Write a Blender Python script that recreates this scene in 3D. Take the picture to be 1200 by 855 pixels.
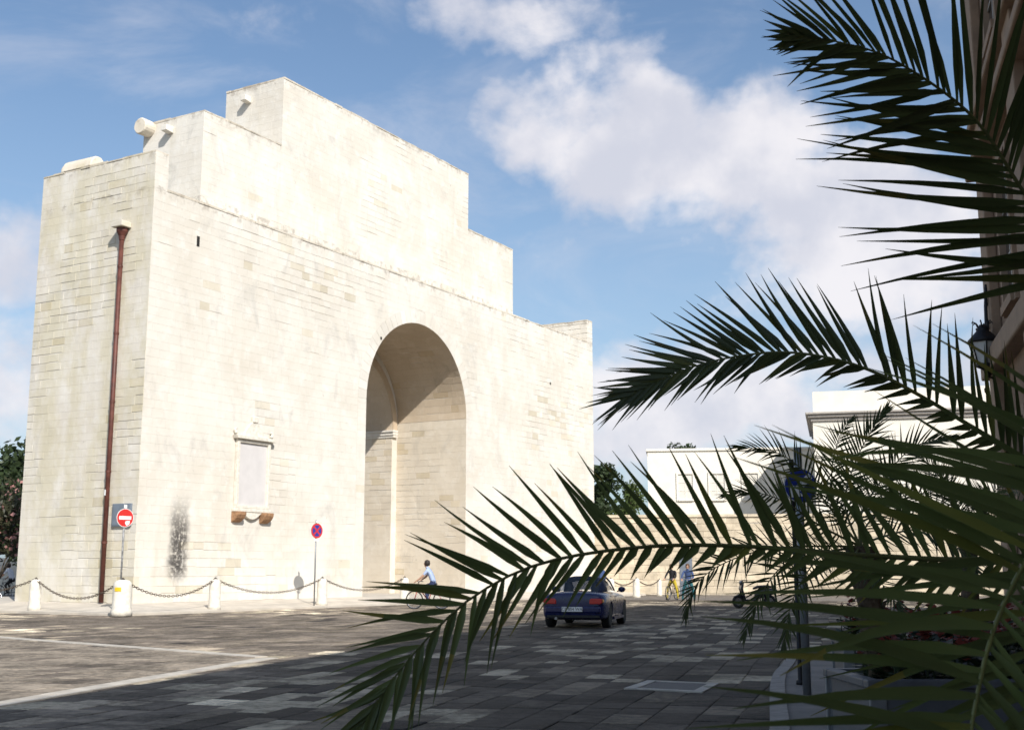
import bpy, bmesh, math, random
from mathutils import Vector, Matrix, noise
R = math.radians
random.seed(7)
for o in list(bpy.data.objects): bpy.data.objects.remove(o)
scene = bpy.context.scene
col = scene.collection

# ------------------------------------------------------------------ camera
FPX, CX, CY, HY, CAMH = 1400.0, 600.0, 427.5, 669.0, 1.4
PITCH = math.atan((HY - CY) / FPX)
cam_d = bpy.data.cameras.new('camera'); cam = bpy.data.objects.new('camera', cam_d); col.objects.link(cam)
cam.location = (0, 0, CAMH); cam.rotation_euler = (R(90) + PITCH, 0, 0)
cam_d.sensor_width = 36; cam_d.lens = 36 * FPX / 1200; cam_d.clip_start = 0.05; cam_d.clip_end = 3000
cam_d.dof.use_dof = True; cam_d.dof.focus_distance = 4.6; cam_d.dof.aperture_fstop = 16
scene.camera = cam
scene.render.resolution_x, scene.render.resolution_y = 1024, 729
_c, _s = math.cos(PITCH), math.sin(PITCH)
EYE = Vector((0, 0, CAMH))
def ray(px, py):
    u = (px - CX) / FPX; v = -(py - CY) / FPX
    return Vector((u, _c - v * _s, _s + v * _c))
def at(px, py, Y):
    r = ray(px, py); return EYE + r * (Y / r.y)
def gnd(px, py, Z=0.0):
    r = ray(px, py); return EYE + r * ((Z - CAMH) / r.z)
def proj(P):
    d = P - EYE; z = d.y * _c + d.z * _s
    if z < .1: return None
    return CX + FPX * d.x / z, CY - FPX * (-d.y * _s + d.z * _c) / z, z

# ------------------------------------------------------------------ sun, sky, exposure
SUN = Vector((.320, -.724, .610)).normalized()
sd = bpy.data.lights.new('sun', 'SUN'); so = bpy.data.objects.new('sun', sd); col.objects.link(so)
sd.energy = 4.3; sd.angle = R(.53); sd.color = (1, .955, .89)
so.rotation_euler = (-SUN).to_track_quat('-Z', 'Y').to_euler(); so.location = (0, -20, 40)
SKY_STRENGTH = .098
scene.view_settings.view_transform = 'Standard'; scene.view_settings.look = 'None'
scene.view_settings.gamma = 1; scene.view_settings.exposure = .45; scene.view_settings.use_curve_mapping = False
scene.render.engine = 'CYCLES'
W = bpy.data.worlds.new('World'); scene.world = W; W.use_nodes = True

class NT:
    """small node-tree helper"""
    def __init__(s, tree): s.t = tree; s.n = tree.nodes; s.l = tree.links
    def add(s, typ, **kw):
        n = s.n.new(typ)
        ins = kw.pop('ins', {})
        for k, v in kw.items(): setattr(n, k, v)
        for k, v in ins.items(): s.set(n.inputs[k], v)
        return n
    def set(s, sock, v):
        if isinstance(v, bpy.types.NodeSocket): s.l.new(v, sock)
        else: sock.default_value = v
    def math(s, op, a, b=0.0, c=0.0, clamp=False):
        n = s.n.new('ShaderNodeMath'); n.operation = op; n.use_clamp = clamp
        for i, v in enumerate((a, b, c)): s.set(n.inputs[i], v)
        return n.outputs[0]
    def vmath(s, op, a, b=(0, 0, 0)):
        n = s.n.new('ShaderNodeVectorMath'); n.operation = op
        s.set(n.inputs[0], a); s.set(n.inputs[1], b)
        return n.outputs['Value'] if op in ('LENGTH', 'DOT_PRODUCT', 'DISTANCE') else n.outputs[0]
    def noise(s, vec, scale, detail=4, rough=.55, dist=0.0):
        n = s.add('ShaderNodeTexNoise', ins={'Vector': vec, 'Scale': scale, 'Detail': detail, 'Roughness': rough, 'Distortion': dist})
        return n.outputs['Fac']
    def ramp(s, fac, stops):
        n = s.n.new('ShaderNodeValToRGB'); cr = n.color_ramp
        while len(cr.elements) < len(stops): cr.elements.new(.5)
        for e, (p, c) in zip(cr.elements, stops):
            e.position = p; e.color = c if len(c) == 4 else (*c, 1)
        s.set(n.inputs[0], fac); return n.outputs[0]
    def mix(s, fac, a, b, blend='MIX'):
        n = s.n.new('ShaderNodeMix'); n.data_type = 'RGBA'; n.blend_type = blend
        s.set(n.inputs[0], fac)
        for i, v in ((6, a), (7, b)):
            if not isinstance(v, bpy.types.NodeSocket) and len(v) == 3: v = (*v, 1)
            s.set(n.inputs[i], v)
        return n.outputs[2]
    def rng(s, v, a, b, c=0.0, d=1.0, smooth=True):
        n = s.n.new('ShaderNodeMapRange'); n.interpolation_type = 'SMOOTHSTEP' if smooth else 'LINEAR'
        for i, x in enumerate((v, a, b, c, d)): s.set(n.inputs[i], x)
        return n.outputs[0]

w = NT(W.node_tree); w.n.clear()
sky = w.add('ShaderNodeTexSky', sky_type='NISHITA', sun_disc=False)
sky.sun_elevation = math.asin(SUN.z); sky.sun_rotation = math.atan2(SUN.x, SUN.y)
sky.air_density = 1.0; sky.dust_density = 1.6; sky.ozone_density = 2.0
tc = w.add('ShaderNodeTexCoord').outputs['Generated']
# broken cumulus all round: low-frequency banks plus the named banks seen over the square
warp = w.vmath('ADD', tc, w.vmath('SCALE', w.vmath('SUBTRACT', w.add('ShaderNodeTexNoise', ins={'Vector': tc, 'Scale': 9.0, 'Detail': 4.0, 'Roughness': .6}).outputs['Color'], (.5, .5, .5)), (0, 0, 0)))
warp.node.inputs[1].links[0].from_node.inputs['Scale'].default_value = .10
banks = None
for (px, py, rx, rz, amp) in [(640, 135, .085, .065, 1.1), (740, 175, .115, .08, 1.25), (860, 195, .12, .075, 1.2), (980, 225, .12, .07, 1.15), (1040, 300, .16, .085, 1.15), (930, 330, .12, .05, .85),
                              (820, 480, .15, .065, 1.25), (740, 500, .10, .055, 1.05), (1000, 420, .14, .06, .8), (600, 28, .11, .045, .85), (330, 22, .075, .04, .5), (20, 310, .07, .06, .95), (0, 430, .08, .12, .9), (60, 500, .1, .05, .7), (640, 290, .10, .03, .45),
                              (900, 90, .16, .03, .25), (1330, 420, .2, .08, 1.0), (-200, 330, .2, .1, 1.0), (-420, 120, .25, .1, .8), (1500, 200, .2, .1, .9)]:
    d = ray(px, py).normalized()
    q = w.vmath('LENGTH', w.vmath('MULTIPLY', w.vmath('SUBTRACT', warp, tuple(d)), (1 / rx, 1 / rx, 1 / rz)))
    b = w.math('MULTIPLY', w.rng(q, 0.15, 1.35, 1, 0), amp)
    banks = b if banks is None else w.math('MAXIMUM', banks, b)
behind = w.rng(w.noise(tc, 2.1, 3), .52, .68, 0, 1)
sep = w.add('ShaderNodeSeparateXYZ', ins={0: tc})
back = w.rng(sep.outputs['Y'], .62, .3, 0, 1)
banks = w.math('MAXIMUM', banks, w.math('MULTIPLY', behind, back))
fine = w.noise(w.vmath('MULTIPLY', tc, (1, 1, 1.35)), 12.0, 9, .58, .15)
dens = w.math('ADD', w.math('MULTIPLY', banks, .72), w.math('MULTIPLY', w.math('SUBTRACT', fine, .5), 1.25))
cov = w.rng(dens, .28, .78, 0, .93)
haze_w = w.math('MULTIPLY', w.rng(w.noise(w.vmath('MULTIPLY', tc, (1, 1, 2.5)), 5.0, 6, .62, .6), .45, .8), .28)
cov = w.math('MAXIMUM', cov, haze_w)
shade = w.rng(w.noise(w.vmath('ADD', tc, (.0, .0, .03)), 10.0, 5, .55), .35, .65)
ccol = w.mix(shade, (.50, .51, .575), (.69, .67, .69))
skyc = w.mix(1.0, w.vmath('SCALE', sky.outputs[0]), (.88, 1.0, 1.08), 'MULTIPLY')
skyc.node.inputs[6].links[0].from_node.inputs['Scale'].default_value = SKY_STRENGTH
hz = w.rng(sep.outputs['Z'], .0, .48, .50, .07)
skyc = w.mix(hz, skyc, (.40, .50, .58))
bgc = w.mix(cov, skyc, ccol)
bg = w.add('ShaderNodeBackground', ins={'Color': bgc, 'Strength': 1.0})
w.l.new(bg.outputs[0], w.add('ShaderNodeOutputWorld').inputs[0])

# ------------------------------------------------------------------ helpers
def tag(o, label=None, cat=None, group=None, kind=None):
    if label: o['label'] = label
    if cat: o['category'] = cat
    if group: o['group'] = group
    if kind: o['kind'] = kind
    return o
def empty(name, loc=(0, 0, 0), rz=0.0):
    o = bpy.data.objects.new(name, None); o.location = loc; o.rotation_euler = (0, 0, rz); o.empty_display_size = .3
    col.objects.link(o); return o
def link(name, me, parent=None):
    o = bpy.data.objects.new(name, me); col.objects.link(o)
    if parent is not None: o.parent = parent
    return o
class MB:
    def __init__(s): s.v = []; s.f = []; s.c = []; s.m = []
    def add(s, vs, fs, c=None, m=0):
        k = len(s.v); s.v += [tuple(v) for v in vs]
        for q, f in enumerate(fs):
            s.f.append(tuple(i + k for i in f)); s.m.append(m)
            s.c.append((.5, .5, .5) if c is None else c[q] if isinstance(c, list) else c)
        return s
    def box(s, a, b, c=None, m=0, M=None):
        (x0, y0, z0), (x1, y1, z1) = a, b
        vs = [Vector(p) for p in ((x0,y0,z0),(x1,y0,z0),(x1,y1,z0),(x0,y1,z0),(x0,y0,z1),(x1,y0,z1),(x1,y1,z1),(x0,y1,z1))]
        if M is not None: vs = [M @ v for v in vs]
        return s.add(vs, [(0,3,2,1),(4,5,6,7),(0,1,5,4),(1,2,6,5),(2,3,7,6),(3,0,4,7)], c, m)
    def tube(s, pts, rad, n=8, c=None, m=0, cap=True):
        pts = [Vector(p) for p in pts]; k = len(pts)
        rs = rad if isinstance(rad, (list, tuple)) else [rad] * k
        up = None; rings = []
        for i, p in enumerate(pts):
            t = (pts[min(i+1, k-1)] - pts[max(i-1, 0)]).normalized()
            if up is None: up = Vector((0, 0, 1)) if abs(t.z) < .9 else Vector((1, 0, 0))
            a = t.cross(up).normalized(); up = a.cross(t).normalized()
            rings.append([p + (a * math.cos(2*math.pi*j/n) + up * math.sin(2*math.pi*j/n)) * rs[i] for j in range(n)])
        vs = [v for r in rings for v in r]; fs = []
        for i in range(k-1):
            for j in range(n): fs.append((i*n+j, i*n+(j+1)%n, (i+1)*n+(j+1)%n, (i+1)*n+j))
        if cap: fs += [tuple(range(n))[::-1], tuple((k-1)*n+j for j in range(n))]
        return s.add(vs, fs, c, m)
    def lathe(s, prof, n=16, org=(0,0,0), c=None, m=0, M=None, sq=1.0):
        vs = []
        for r, z in prof:
            for j in range(n):
                a = 2*math.pi*j/n; v = Vector((org[0]+r*math.cos(a), org[1]+r*math.sin(a)*sq, org[2]+z)); vs.append(M @ v if M is not None else v)
        fs = []; k = len(prof)
        for i in range(k-1):
            for j in range(n): fs.append((i*n+j, i*n+(j+1)%n, (i+1)*n+(j+1)%n, (i+1)*n+j))
        fs += [tuple(range(n))[::-1], tuple((k-1)*n+j for j in range(n))]
        return s.add(vs, fs, c, m)
    def prism(s, poly, y0, y1, c=None, m=0, M=None):
        n = len(poly)
        vs = [Vector((x, y0, z)) for x, z in poly] + [Vector((x, y1, z)) for x, z in poly]
        if M is not None: vs = [M @ v for v in vs]
        return s.add(vs, [tuple(range(n)), tuple(range(2*n-1, n-1, -1))] + [(i, i+n, (i+1)%n+n, (i+1)%n) for i in range(n)], c, m)
    def torus(s, center, R0, r0, axis='x', n=24, k=8, c=None, m=0, M=None):
        vs = []
        for i in range(n):
            a = 2*math.pi*i/n
            for j in range(k):
                b = 2*math.pi*j/k; rr = R0 + r0*math.cos(b); h = r0*math.sin(b)
                p = {'x': (h, rr*math.cos(a), rr*math.sin(a)), 'y': (rr*math.cos(a), h, rr*math.sin(a)), 'z': (rr*math.cos(a), rr*math.sin(a), h)}[axis]
                v = Vector(p) + Vector(center); vs.append(M @ v if M is not None else v)
        fs = [(i*k+j, ((i+1)%n)*k+j, ((i+1)%n)*k+(j+1)%k, i*k+(j+1)%k) for i in range(n) for j in range(k)]
        return s.add(vs, fs, c, m)
    def mesh(s, name, mats):
        me = bpy.data.meshes.new(name); me.from_pydata(s.v, [], s.f)
        ca = me.color_attributes.new('tint', 'FLOAT_COLOR', 'CORNER')
        buf = []
        for f, c in zip(s.f, s.c): buf += [c[0], c[1], c[2], 1.0] * len(f)
        ca.data.foreach_set('color', buf)
        for m in (mats if isinstance(mats, (list, tuple)) else [mats]): me.materials.append(m)
        me.polygons.foreach_set('material_index', s.m)
        me.update(); return me
    def build(s, name, mats, parent=None, smooth=False, fix=True):
        me = s.mesh(name, mats)
        if fix:
            bm = bmesh.new(); bm.from_mesh(me); bmesh.ops.recalc_face_normals(bm, faces=bm.faces); bm.to_mesh(me); bm.free()
        if smooth: me.polygons.foreach_set('use_smooth', [True] * len(me.polygons))
        return link(name, me, parent)
def bevel(o, wd=.01, seg=2):
    m = o.modifiers.new('bevel', 'BEVEL'); m.width = wd; m.segments = seg; m.limit_method = 'ANGLE'; m.angle_limit = R(35); return o
def bake(o):
    dg = bpy.context.evaluated_depsgraph_get(); me = bpy.data.meshes.new_from_object(o.evaluated_get(dg))
    o.modifiers.clear(); o.data = me; return o

# ------------------------------------------------------------------ materials
def mat(name, base, rough=.6, metal=0.0, var=.12, scale=6.0, bump=0.0, bscale=40.0, spec=.4, tint=False, trans=0.0, **kw):
    m = bpy.data.materials.new(name); m.use_nodes = True; t = NT(m.node_tree); bs = t.n['Principled BSDF']
    pos = t.add('ShaderNodeTexCoord').outputs['Object']
    nz = t.noise(pos, scale, 6, .6)
    lo = tuple(x * (1 - var) for x in base); hi = tuple(min(1, x * (1 + var)) for x in base)
    cc = t.mix(t.rng(nz, .3, .7), lo, hi)
    if tint:
        a = t.add('ShaderNodeAttribute', attribute_name='tint').outputs['Color']
        cc = t.mix(1.0, cc, t.vmath('SCALE', a), 'MULTIPLY'); cc.node.inputs[7].links[0].from_node.inputs['Scale'].default_value = 2.0
    t.set(bs.inputs['Base Color'], cc)
    t.set(bs.inputs['Roughness'], t.rng(nz, .2, .8, max(0, rough - .08), min(1, rough + .08)))
    bs.inputs['Metallic'].default_value = metal; bs.inputs['Specular IOR Level'].default_value = spec
    if trans: bs.inputs['Transmission Weight'].default_value = trans
    for k, v in kw.items(): bs.inputs[k].default_value = v
    if bump:
        b = t.add('ShaderNodeBump', ins={'Height': t.noise(pos, bscale, 5, .6), 'Strength': bump, 'Distance': .02})
        t.l.new(b.outputs[0], bs.inputs['Normal'])
    return m

def limestone():
    m = bpy.data.materials.new('limestone'); m.use_nodes = True; t = NT(m.node_tree); bs = t.n['Principled BSDF']
    g = t.add('ShaderNodeNewGeometry')
    # block-independent position in the gate's own frame
    pos = t.vmath('SUBTRACT', g.outputs['Position'], tuple(GC))
    rot = t.add('ShaderNodeVectorRotate', rotation_type='Z_AXIS', ins={'Vector': pos, 'Angle': -GROT}).outputs[0]
    big = t.noise(rot, .35, 5, .6, .4); mid = t.noise(rot, 1.6, 6, .65, .3)
    streak = t.noise(t.vmath('MULTIPLY', rot, (1.2, 1.2, .12)), 1.4, 5, .6)
    fine = t.noise(rot, 14, 6, .7)
    c = t.mix(t.rng(big, .32, .68), (.595, .55, .475), (.675, .64, .575))
    c = t.mix(t.math('MULTIPLY', t.rng(mid, .48, .72), .55), c, (.715, .695, .65))
    c = t.mix(t.math('MULTIPLY', t.rng(streak, .55, .8), .35), c, (.50, .455, .36))
    grey = t.math('MULTIPLY', t.rng(t.noise(t.vmath('MULTIPLY', rot, (1, 1, .6)), .8, 7, .7, .8), .52, .72), .5)
    c = t.mix(grey, c, (.43, .41, .375))
    # soot-grey lichen and pits
    pit = t.math('MULTIPLY', t.rng(t.noise(rot, 4.5, 8, .75), .58, .70), t.rng(t.noise(rot, .55, 3), .46, .62))
    c = t.mix(t.math('MULTIPLY', pit, .6), c, (.24, .21, .17))
    sp = t.add('ShaderNodeSeparateXYZ', ins={0: rot})
    x, y, z = sp.outputs
    # weathered crests: lichen along the top of each wall
    for zt, y0 in ((15.25, -1), (16.62, -1), (20.4, 2.3), (23.65, 2.3)):
        band = t.math('MULTIPLY', t.rng(z, zt - .40, zt - .0), t.math('LESS_THAN', z, zt + .12))
        band = t.math('MULTIPLY', band, t.rng(t.noise(rot, 2.6, 6, .7), .47, .62))
        if y0 > 0: band = t.math('MULTIPLY', band, t.math('GREATER_THAN', y, y0))
        if zt == 20.4: band = t.math('MULTIPLY', band, t.math('GREATER_THAN', t.math('ABSOLUTE', t.math('SUBTRACT', x, 17.62)), 7.9))
        c = t.mix(t.math('MULTIPLY', band, .5), c, (.24, .20, .16))
    # black run-off stain low on the face beside the corner
    sx = t.math('ABSOLUTE', t.math('SUBTRACT', t.math('ADD', x, t.math('MULTIPLY', t.math('SUBTRACT', mid, .5), .7)), 2.02))
    st = t.math('MULTIPLY', t.rng(sx, .62, .18), t.math('MULTIPLY', t.rng(z, .85, 1.5), t.rng(z, 4.5, 2.6)))
    st = t.math('MULTIPLY', st, t.rng(t.noise(t.vmath('MULTIPLY', rot, (1, 1, .8)), 7, 7, .8), .36, .52))
    st = t.math('MULTIPLY', st, t.math('LESS_THAN', y, .3))
    c = t.mix(t.math('MULTIPLY', st, .93), c, (.055, .05, .048))
    # patchy yellow-green tint on the end wall
    endtint = t.math('MULTIPLY', t.math('LESS_THAN', x, .012), t.rng(t.noise(t.vmath('MULTIPLY', rot, (1, 1, .5)), .9, 5, .65), .35, .62))
    c = t.mix(t.math('MULTIPLY', endtint, .5), c, (.50, .445, .28))
    a = t.add('ShaderNodeAttribute', attribute_name='tint').outputs['Color']
    sc = t.vmath('SCALE', a); sc.node.inputs['Scale'].default_value = 2.0
    c = t.mix(1.0, c, sc, 'MULTIPLY')
    t.set(bs.inputs['Base Color'], c); bs.inputs['Roughness'].default_value = .9; bs.inputs['Specular IOR Level'].default_value = .15
    h = t.math('ADD', t.math('MULTIPLY', fine, .6), t.math('MULTIPLY', mid, .9))
    b = t.add('ShaderNodeBump', ins={'Height': h, 'Strength': .55, 'Distance': .03})
    t.l.new(b.outputs[0], bs.inputs['Normal'])
    return m

# gate frame: local x along the arched face, local y into the building
GC = Vector((-13.096, 42.0, 0.0)); GDIR = Vector((.5058, .8626, 0)); GROT = math.atan2(.8626, .5058)
GN = Vector((.8626, -.5058, 0))
def gw(x, y, z): return GC + GDIR * x - GN * y + Vector((0, 0, z))
M_LIME = limestone()
M_WHITE = mat('white_render', (.70, .66, .58), .85, var=.06, scale=1.2, bump=.15, bscale=8)
M_STONEW = mat('boundary_stone', (.53, .46, .36), .9, var=.16, scale=2.0, bump=.4, bscale=9, tint=True)
M_BROWN = mat('brown_stone', (.25, .165, .11), .9, var=.3, scale=1.6, bump=.5, bscale=10, tint=True)
M_TRIM = mat('trim_stone', (.31, .215, .145), .85, var=.15, scale=3, bump=.3, bscale=14)
M_POST = mat('bollard_stone', (.64, .60, .52), .85, var=.14, scale=7, bump=.3, bscale=25)
M_SIDE = mat('pale_pavement', (.50, .45, .38), .9, var=.12, scale=1.5, bump=.25, bscale=15)
M_GROUND = mat('bedding', (.15, .13, .11), .95, var=.3, scale=2.0, bump=.4, bscale=30)
M_LINE = mat('white_stone_strip', (.47, .43, .37), .8, var=.2, scale=3, bump=.2)
M_IRON = mat('wrought_iron', (.03, .03, .032), .5, .6, var=.2)
M_RUST = mat('rusty_chain', (.10, .075, .055), .7, .4, var=.3)
M_PIPE = mat('rust_red_pipe', (.10, .034, .024), .55, .1, var=.3, scale=4, bump=.1)
M_GREY = mat('galvanised_grey', (.23, .24, .25), .45, .5, var=.12)
M_CAB = mat('cabinet_grey', (.17, .20, .24), .5, .1, var=.1)
M_RED = mat('sign_red', (.55, .03, .025), .35, var=.05)
M_BLUE = mat('sign_blue', (.02, .04, .26), .35, var=.05)
M_WPAINT = mat('sign_white', (.78, .78, .76), .4, var=.04)
M_YEL = mat('yellow_paint', (.75, .50, .02), .5, var=.08)
M_PLAQ = mat('marble_panel', (.57, .545, .53), .5, var=.05, scale=2)
M_DARK = mat('dark_void', (.02, .018, .016), .9, var=.1)
M_PLANT = mat('planter_grey', (.09, .095, .105), .55, var=.15, scale=5, bump=.1)
M_SOIL = mat('soil', (.04, .028, .02), .95, var=.3, scale=30, bump=.5)

def leafmat(name, base, var=.3, rough=.5, scale=3.0, tl=.25):
    m = bpy.data.materials.new(name); m.use_nodes = True; t = NT(m.node_tree); bs = t.n['Principled BSDF']
    a = t.add('ShaderNodeAttribute', attribute_name='tint').outputs['Color']
    nz = t.noise(t.add('ShaderNodeTexCoord').outputs['Object'], scale, 3)
    c = t.mix(nz, tuple(x*(1-var) for x in base), tuple(x*(1+var) for x in base))
    sc = t.vmath('SCALE', a); sc.node.inputs['Scale'].default_value = 2.0
    c = t.mix(1.0, c, sc, 'MULTIPLY')
    t.set(bs.inputs['Base Color'], c); bs.inputs['Roughness'].default_value = rough; bs.inputs['Specular IOR Level'].default_value = .35
    tr = t.add('ShaderNodeBsdfTranslucent', ins={'Color': c})
    mx = t.add('ShaderNodeMixShader', ins={0: tl}); t.l.new(bs.outputs[0], mx.inputs[1]); t.l.new(tr.outputs[0], mx.inputs[2])
    t.l.new(mx.outputs[0], t.n['Material Output'].inputs[0]); return m
M_PALM = leafmat('palm_leaflet', (.060, .078, .026), .3, .45, 4, .22)
M_RACHIS = mat('palm_rachis', (.10, .105, .035), .5, var=.2, scale=8)
M_TRUNK = mat('palm_trunk', (.09, .065, .04), .95, var=.4, scale=18, bump=.8, bscale=30)
M_LEAF = leafmat('tree_leaf', (.038, .058, .024), .35)
M_LEAF2 = leafmat('light_leaf', (.07, .10, .03), .35)
M_OLE = leafmat('oleander_leaf', (.05, .052, .028), .3)
M_PINK = leafmat('oleander_flower', (.40, .20, .19), .3)
M_BARK = mat('bark', (.07, .055, .04), .95, var=.3, scale=12, bump=.6)
M_BEGO = leafmat('red_bedding_flower', (.30, .075, .06), .4)

def paving():
    m = bpy.data.materials.new('paving_slab'); m.use_nodes = True; t = NT(m.node_tree); bs = t.n['Principled BSDF']
    pos = t.add('ShaderNodeNewGeometry').outputs['Position']
    a = t.add('ShaderNodeAttribute', attribute_name='tint').outputs['Color']
    n1 = t.noise(t.vmath('MULTIPLY', pos, (.7, 1.0, 1.0)), .9, 7, .7, .5); n2 = t.noise(pos, 7, 7, .75); n3 = t.noise(pos, 45, 4, .7)
    f = t.rng(t.math('ADD', t.math('MULTIPLY', n1, .5), t.math('MULTIPLY', n2, .5)), .38, .62, .42, 1.7)
    sc = t.vmath('SCALE', a); t.set(sc.node.inputs['Scale'], f)
    c = t.mix(t.math('MULTIPLY', t.rng(n3, .52, .75), .45), sc, (.30, .27, .23))
    t.set(bs.inputs['Base Color'], c); t.set(bs.inputs['Roughness'], t.rng(n2, .3, .7, .72, .95)); bs.inputs['Specular IOR Level'].default_value = .13
    b = t.add('ShaderNodeBump', ins={'Height': t.math('ADD', n2, t.math('MULTIPLY', n3, .4)), 'Strength': .45, 'Distance': .015})
    t.l.new(b.outputs[0], bs.inputs['Normal']); return m
M_SLAB = paving()

# ------------------------------------------------------------------ ground
ground = MB().add([(-900, -120, -.03), (900, -120, -.03), (900, 1800, -.03), (-900, 1800, -.03)], [(0, 1, 2, 3)]).build('ground', M_GROUND)
tag(ground, kind='structure')
street = MB().box((-60, -12, -.10), (60, 72, -.022)).build('street', M_GROUND); tag(street, kind='structure')

SD = Vector((.27, .963, 0)).normalized(); SA = Vector((SD.y, -SD.x, 0))     # street axis and its right-hand normal
CURB = [gnd(896, 900, .1), gnd(902, 855, .1), gnd(903, 800, .1), gnd(914, 781, .1), gnd(940, 765, .1), Vector((6.6, 21.6, .1)), Vector((9.2, 22.6, .1)), Vector((30, 23.5, .1))]
def in_right_walk(p):
    if p.y > 22.4: return False
    for a, b in zip(CURB, CURB[1:]):
        if a.y <= p.y <= b.y:
            return p.x > a.x + (b.x - a.x) * (p.y - a.y) / (b.y - a.y) + .25
    return False
LA0, LA1, LA2 = gnd(-40, 832), gnd(316, 771), gnd(-60, 742)      # the two white strips that meet in a point
def side(a, b, p): return (b.x - a.x) * (p.y - a.y) - (b.y - a.y) * (p.x - a.x)
slabs = []
rng = random.Random(3)
a0 = -34; row = 0
while a0 < 14:
    L = rng.uniform(.34, .50)
    b0 = 7.5 + rng.uniform(0, 1)
    while b0 < 60:
        h = rng.uniform(.45, .95)
        c = SD * (b0 + h/2) + SA * (a0 + L/2)
        l = c - GC; gx, gn = l.dot(GDIR), l.dot(GN)
        pp = proj(c)
        ok = pp and -60 < pp[0] < 1260 and pp[1] < 900
        if gx > -2.2 and gn < 2.2 and gn > -30: ok = False
        if in_right_walk(c): ok = False
        if ok:
            k = rng.random()
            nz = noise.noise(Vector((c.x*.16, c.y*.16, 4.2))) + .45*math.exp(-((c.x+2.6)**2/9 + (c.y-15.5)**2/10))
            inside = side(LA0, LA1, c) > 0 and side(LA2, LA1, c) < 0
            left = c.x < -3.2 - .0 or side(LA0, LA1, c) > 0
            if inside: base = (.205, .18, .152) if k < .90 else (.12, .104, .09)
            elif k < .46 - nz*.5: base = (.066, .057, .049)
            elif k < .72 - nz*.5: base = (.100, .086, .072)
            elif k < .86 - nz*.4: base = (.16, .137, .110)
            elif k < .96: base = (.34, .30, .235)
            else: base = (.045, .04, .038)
            if left and not inside and k < .80: base = tuple(x*1.95 for x in base)  # slabs on the sunlit side lightened, sun brightness put into their colour
            j = rng.uniform(.9, 1.1); base = (base[0]*j*1.04, base[1]*j, base[2]*j*.93)
            slabs.append((a0, b0, L, h, base, pp, rng.uniform(-.004, .004), [rng.uniform(-.003, .003) for _ in range(4)]))
        b0 += h
    a0 += L; row += 1
def pwarp(a, b):
    return SD*(b + .05*noise.noise(Vector((a*.33, b*.30, 1.7)))) + SA*(a + .12*noise.noise(Vector((a*.25, b*.28, 8.3))))
def slab_geo(a0, b0, L, h, z, tilt):
    g = .0028; bv = .012; vs = []
    for (da, db), tl in zip(((g, g), (L-g, g), (L-g, h-g), (g, h-g)), tilt):
        p = pwarp(a0+da, b0+db); vs.append((p.x, p.y, -.022))
    for (da, db), tl in zip(((g, g), (L-g, g), (L-g, h-g), (g, h-g)), tilt):
        p = pwarp(a0+da, b0+db); vs.append((p.x, p.y, -.006 + z))
    for (da, db), tl in zip(((g+bv, g+bv), (L-g-bv, g+bv), (L-g-bv, h-g-bv), (g+bv, h-g-bv)), tilt):
        p = pwarp(a0+da, b0+db); vs.append((p.x, p.y, z + tl))
    fs = [(8, 9, 10, 11)] + [(i+o, (i+1) % 4 + o, (i+1) % 4 + o + 4, i+o+4) for o in (0, 4) for i in range(4)]
    return vs, fs
def inframe(pp): return -5 < pp[0] < 1205 and pp[1] < 858
slabs.sort(key=lambda s: -(s[2]*s[3]/s[5][2]**3 if inframe(s[5]) else 0))
rest = MB()
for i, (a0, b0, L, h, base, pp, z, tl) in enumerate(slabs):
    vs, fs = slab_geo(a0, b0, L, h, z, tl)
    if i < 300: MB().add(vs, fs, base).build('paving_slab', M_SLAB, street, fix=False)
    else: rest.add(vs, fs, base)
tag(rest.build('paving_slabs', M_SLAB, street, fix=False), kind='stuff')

# white stone strips let into the paving
def strip(p, q, wd, name, label):
    d = (q - p).normalized(); n = Vector((-d.y, d.x, 0)) * wd / 2
    mb = MB(); L = (q - p).length; k = int(L / 1.3); rr = random.Random(len(label))
    for i in range(k):
        a = p + d * (L * i / k + .006); b = p + d * (L * (i + 1) / k - .006)
        z = .012 + rr.uniform(0, .004)
        mb.add([(v.x, v.y, zz) for zz in (-.02, z) for v in (a - n, b - n, b + n, a + n)], [(4, 5, 6, 7), (0, 1, 5, 4), (1, 2, 6, 5), (2, 3, 7, 6), (3, 0, 4, 7)])
    o = mb.build(name, M_LINE, street)
strip(LA0, LA1, .30, 'white_strip', 'a'); strip(LA2, LA1 + (LA1-LA2).normalized()*(-.25) + Vector((0, .1, 0)), .26, 'white_strip', 'bb')

# inspection cover with a pale frame
ic = empty('inspection_cover', (0, 0, .0)); q = [gnd(731, 807), gnd(823, 811.5), gnd(843, 801), gnd(759, 797.5)]
cen = sum(q, Vector()) / 4; ic.location = cen; tag(ic, 'rectangular inspection cover with pale stone border set in the dark paving', 'inspection cover')
def quadstrip(a, b, c, d, z0, z1): return [(p.x, p.y, z0) for p in (a, b, c, d)] + [(p.x, p.y, z1) for p in (a, b, c, d)], [(4,5,6,7),(0,1,5,4),(1,2,6,5),(2,3,7,6),(3,0,4,7)]
ql = [p - cen for p in q]
def ip(u, v): return ql[0]*(1-u)*(1-v) + ql[1]*u*(1-v) + ql[2]*u*v + ql[3]*(1-u)*v
for (u0, v0, u1, v1) in ((0, 0, .14, 1), (.87, 0, 1, 1), (.145, 0, .865, .11), (.145, .90, .865, 1)):
    MB().add(*quadstrip(ip(u0, v0), ip(u1, v0), ip(u1, v1), ip(u0, v1), -.02, .014)).build('border', M_LINE, ic)
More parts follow.
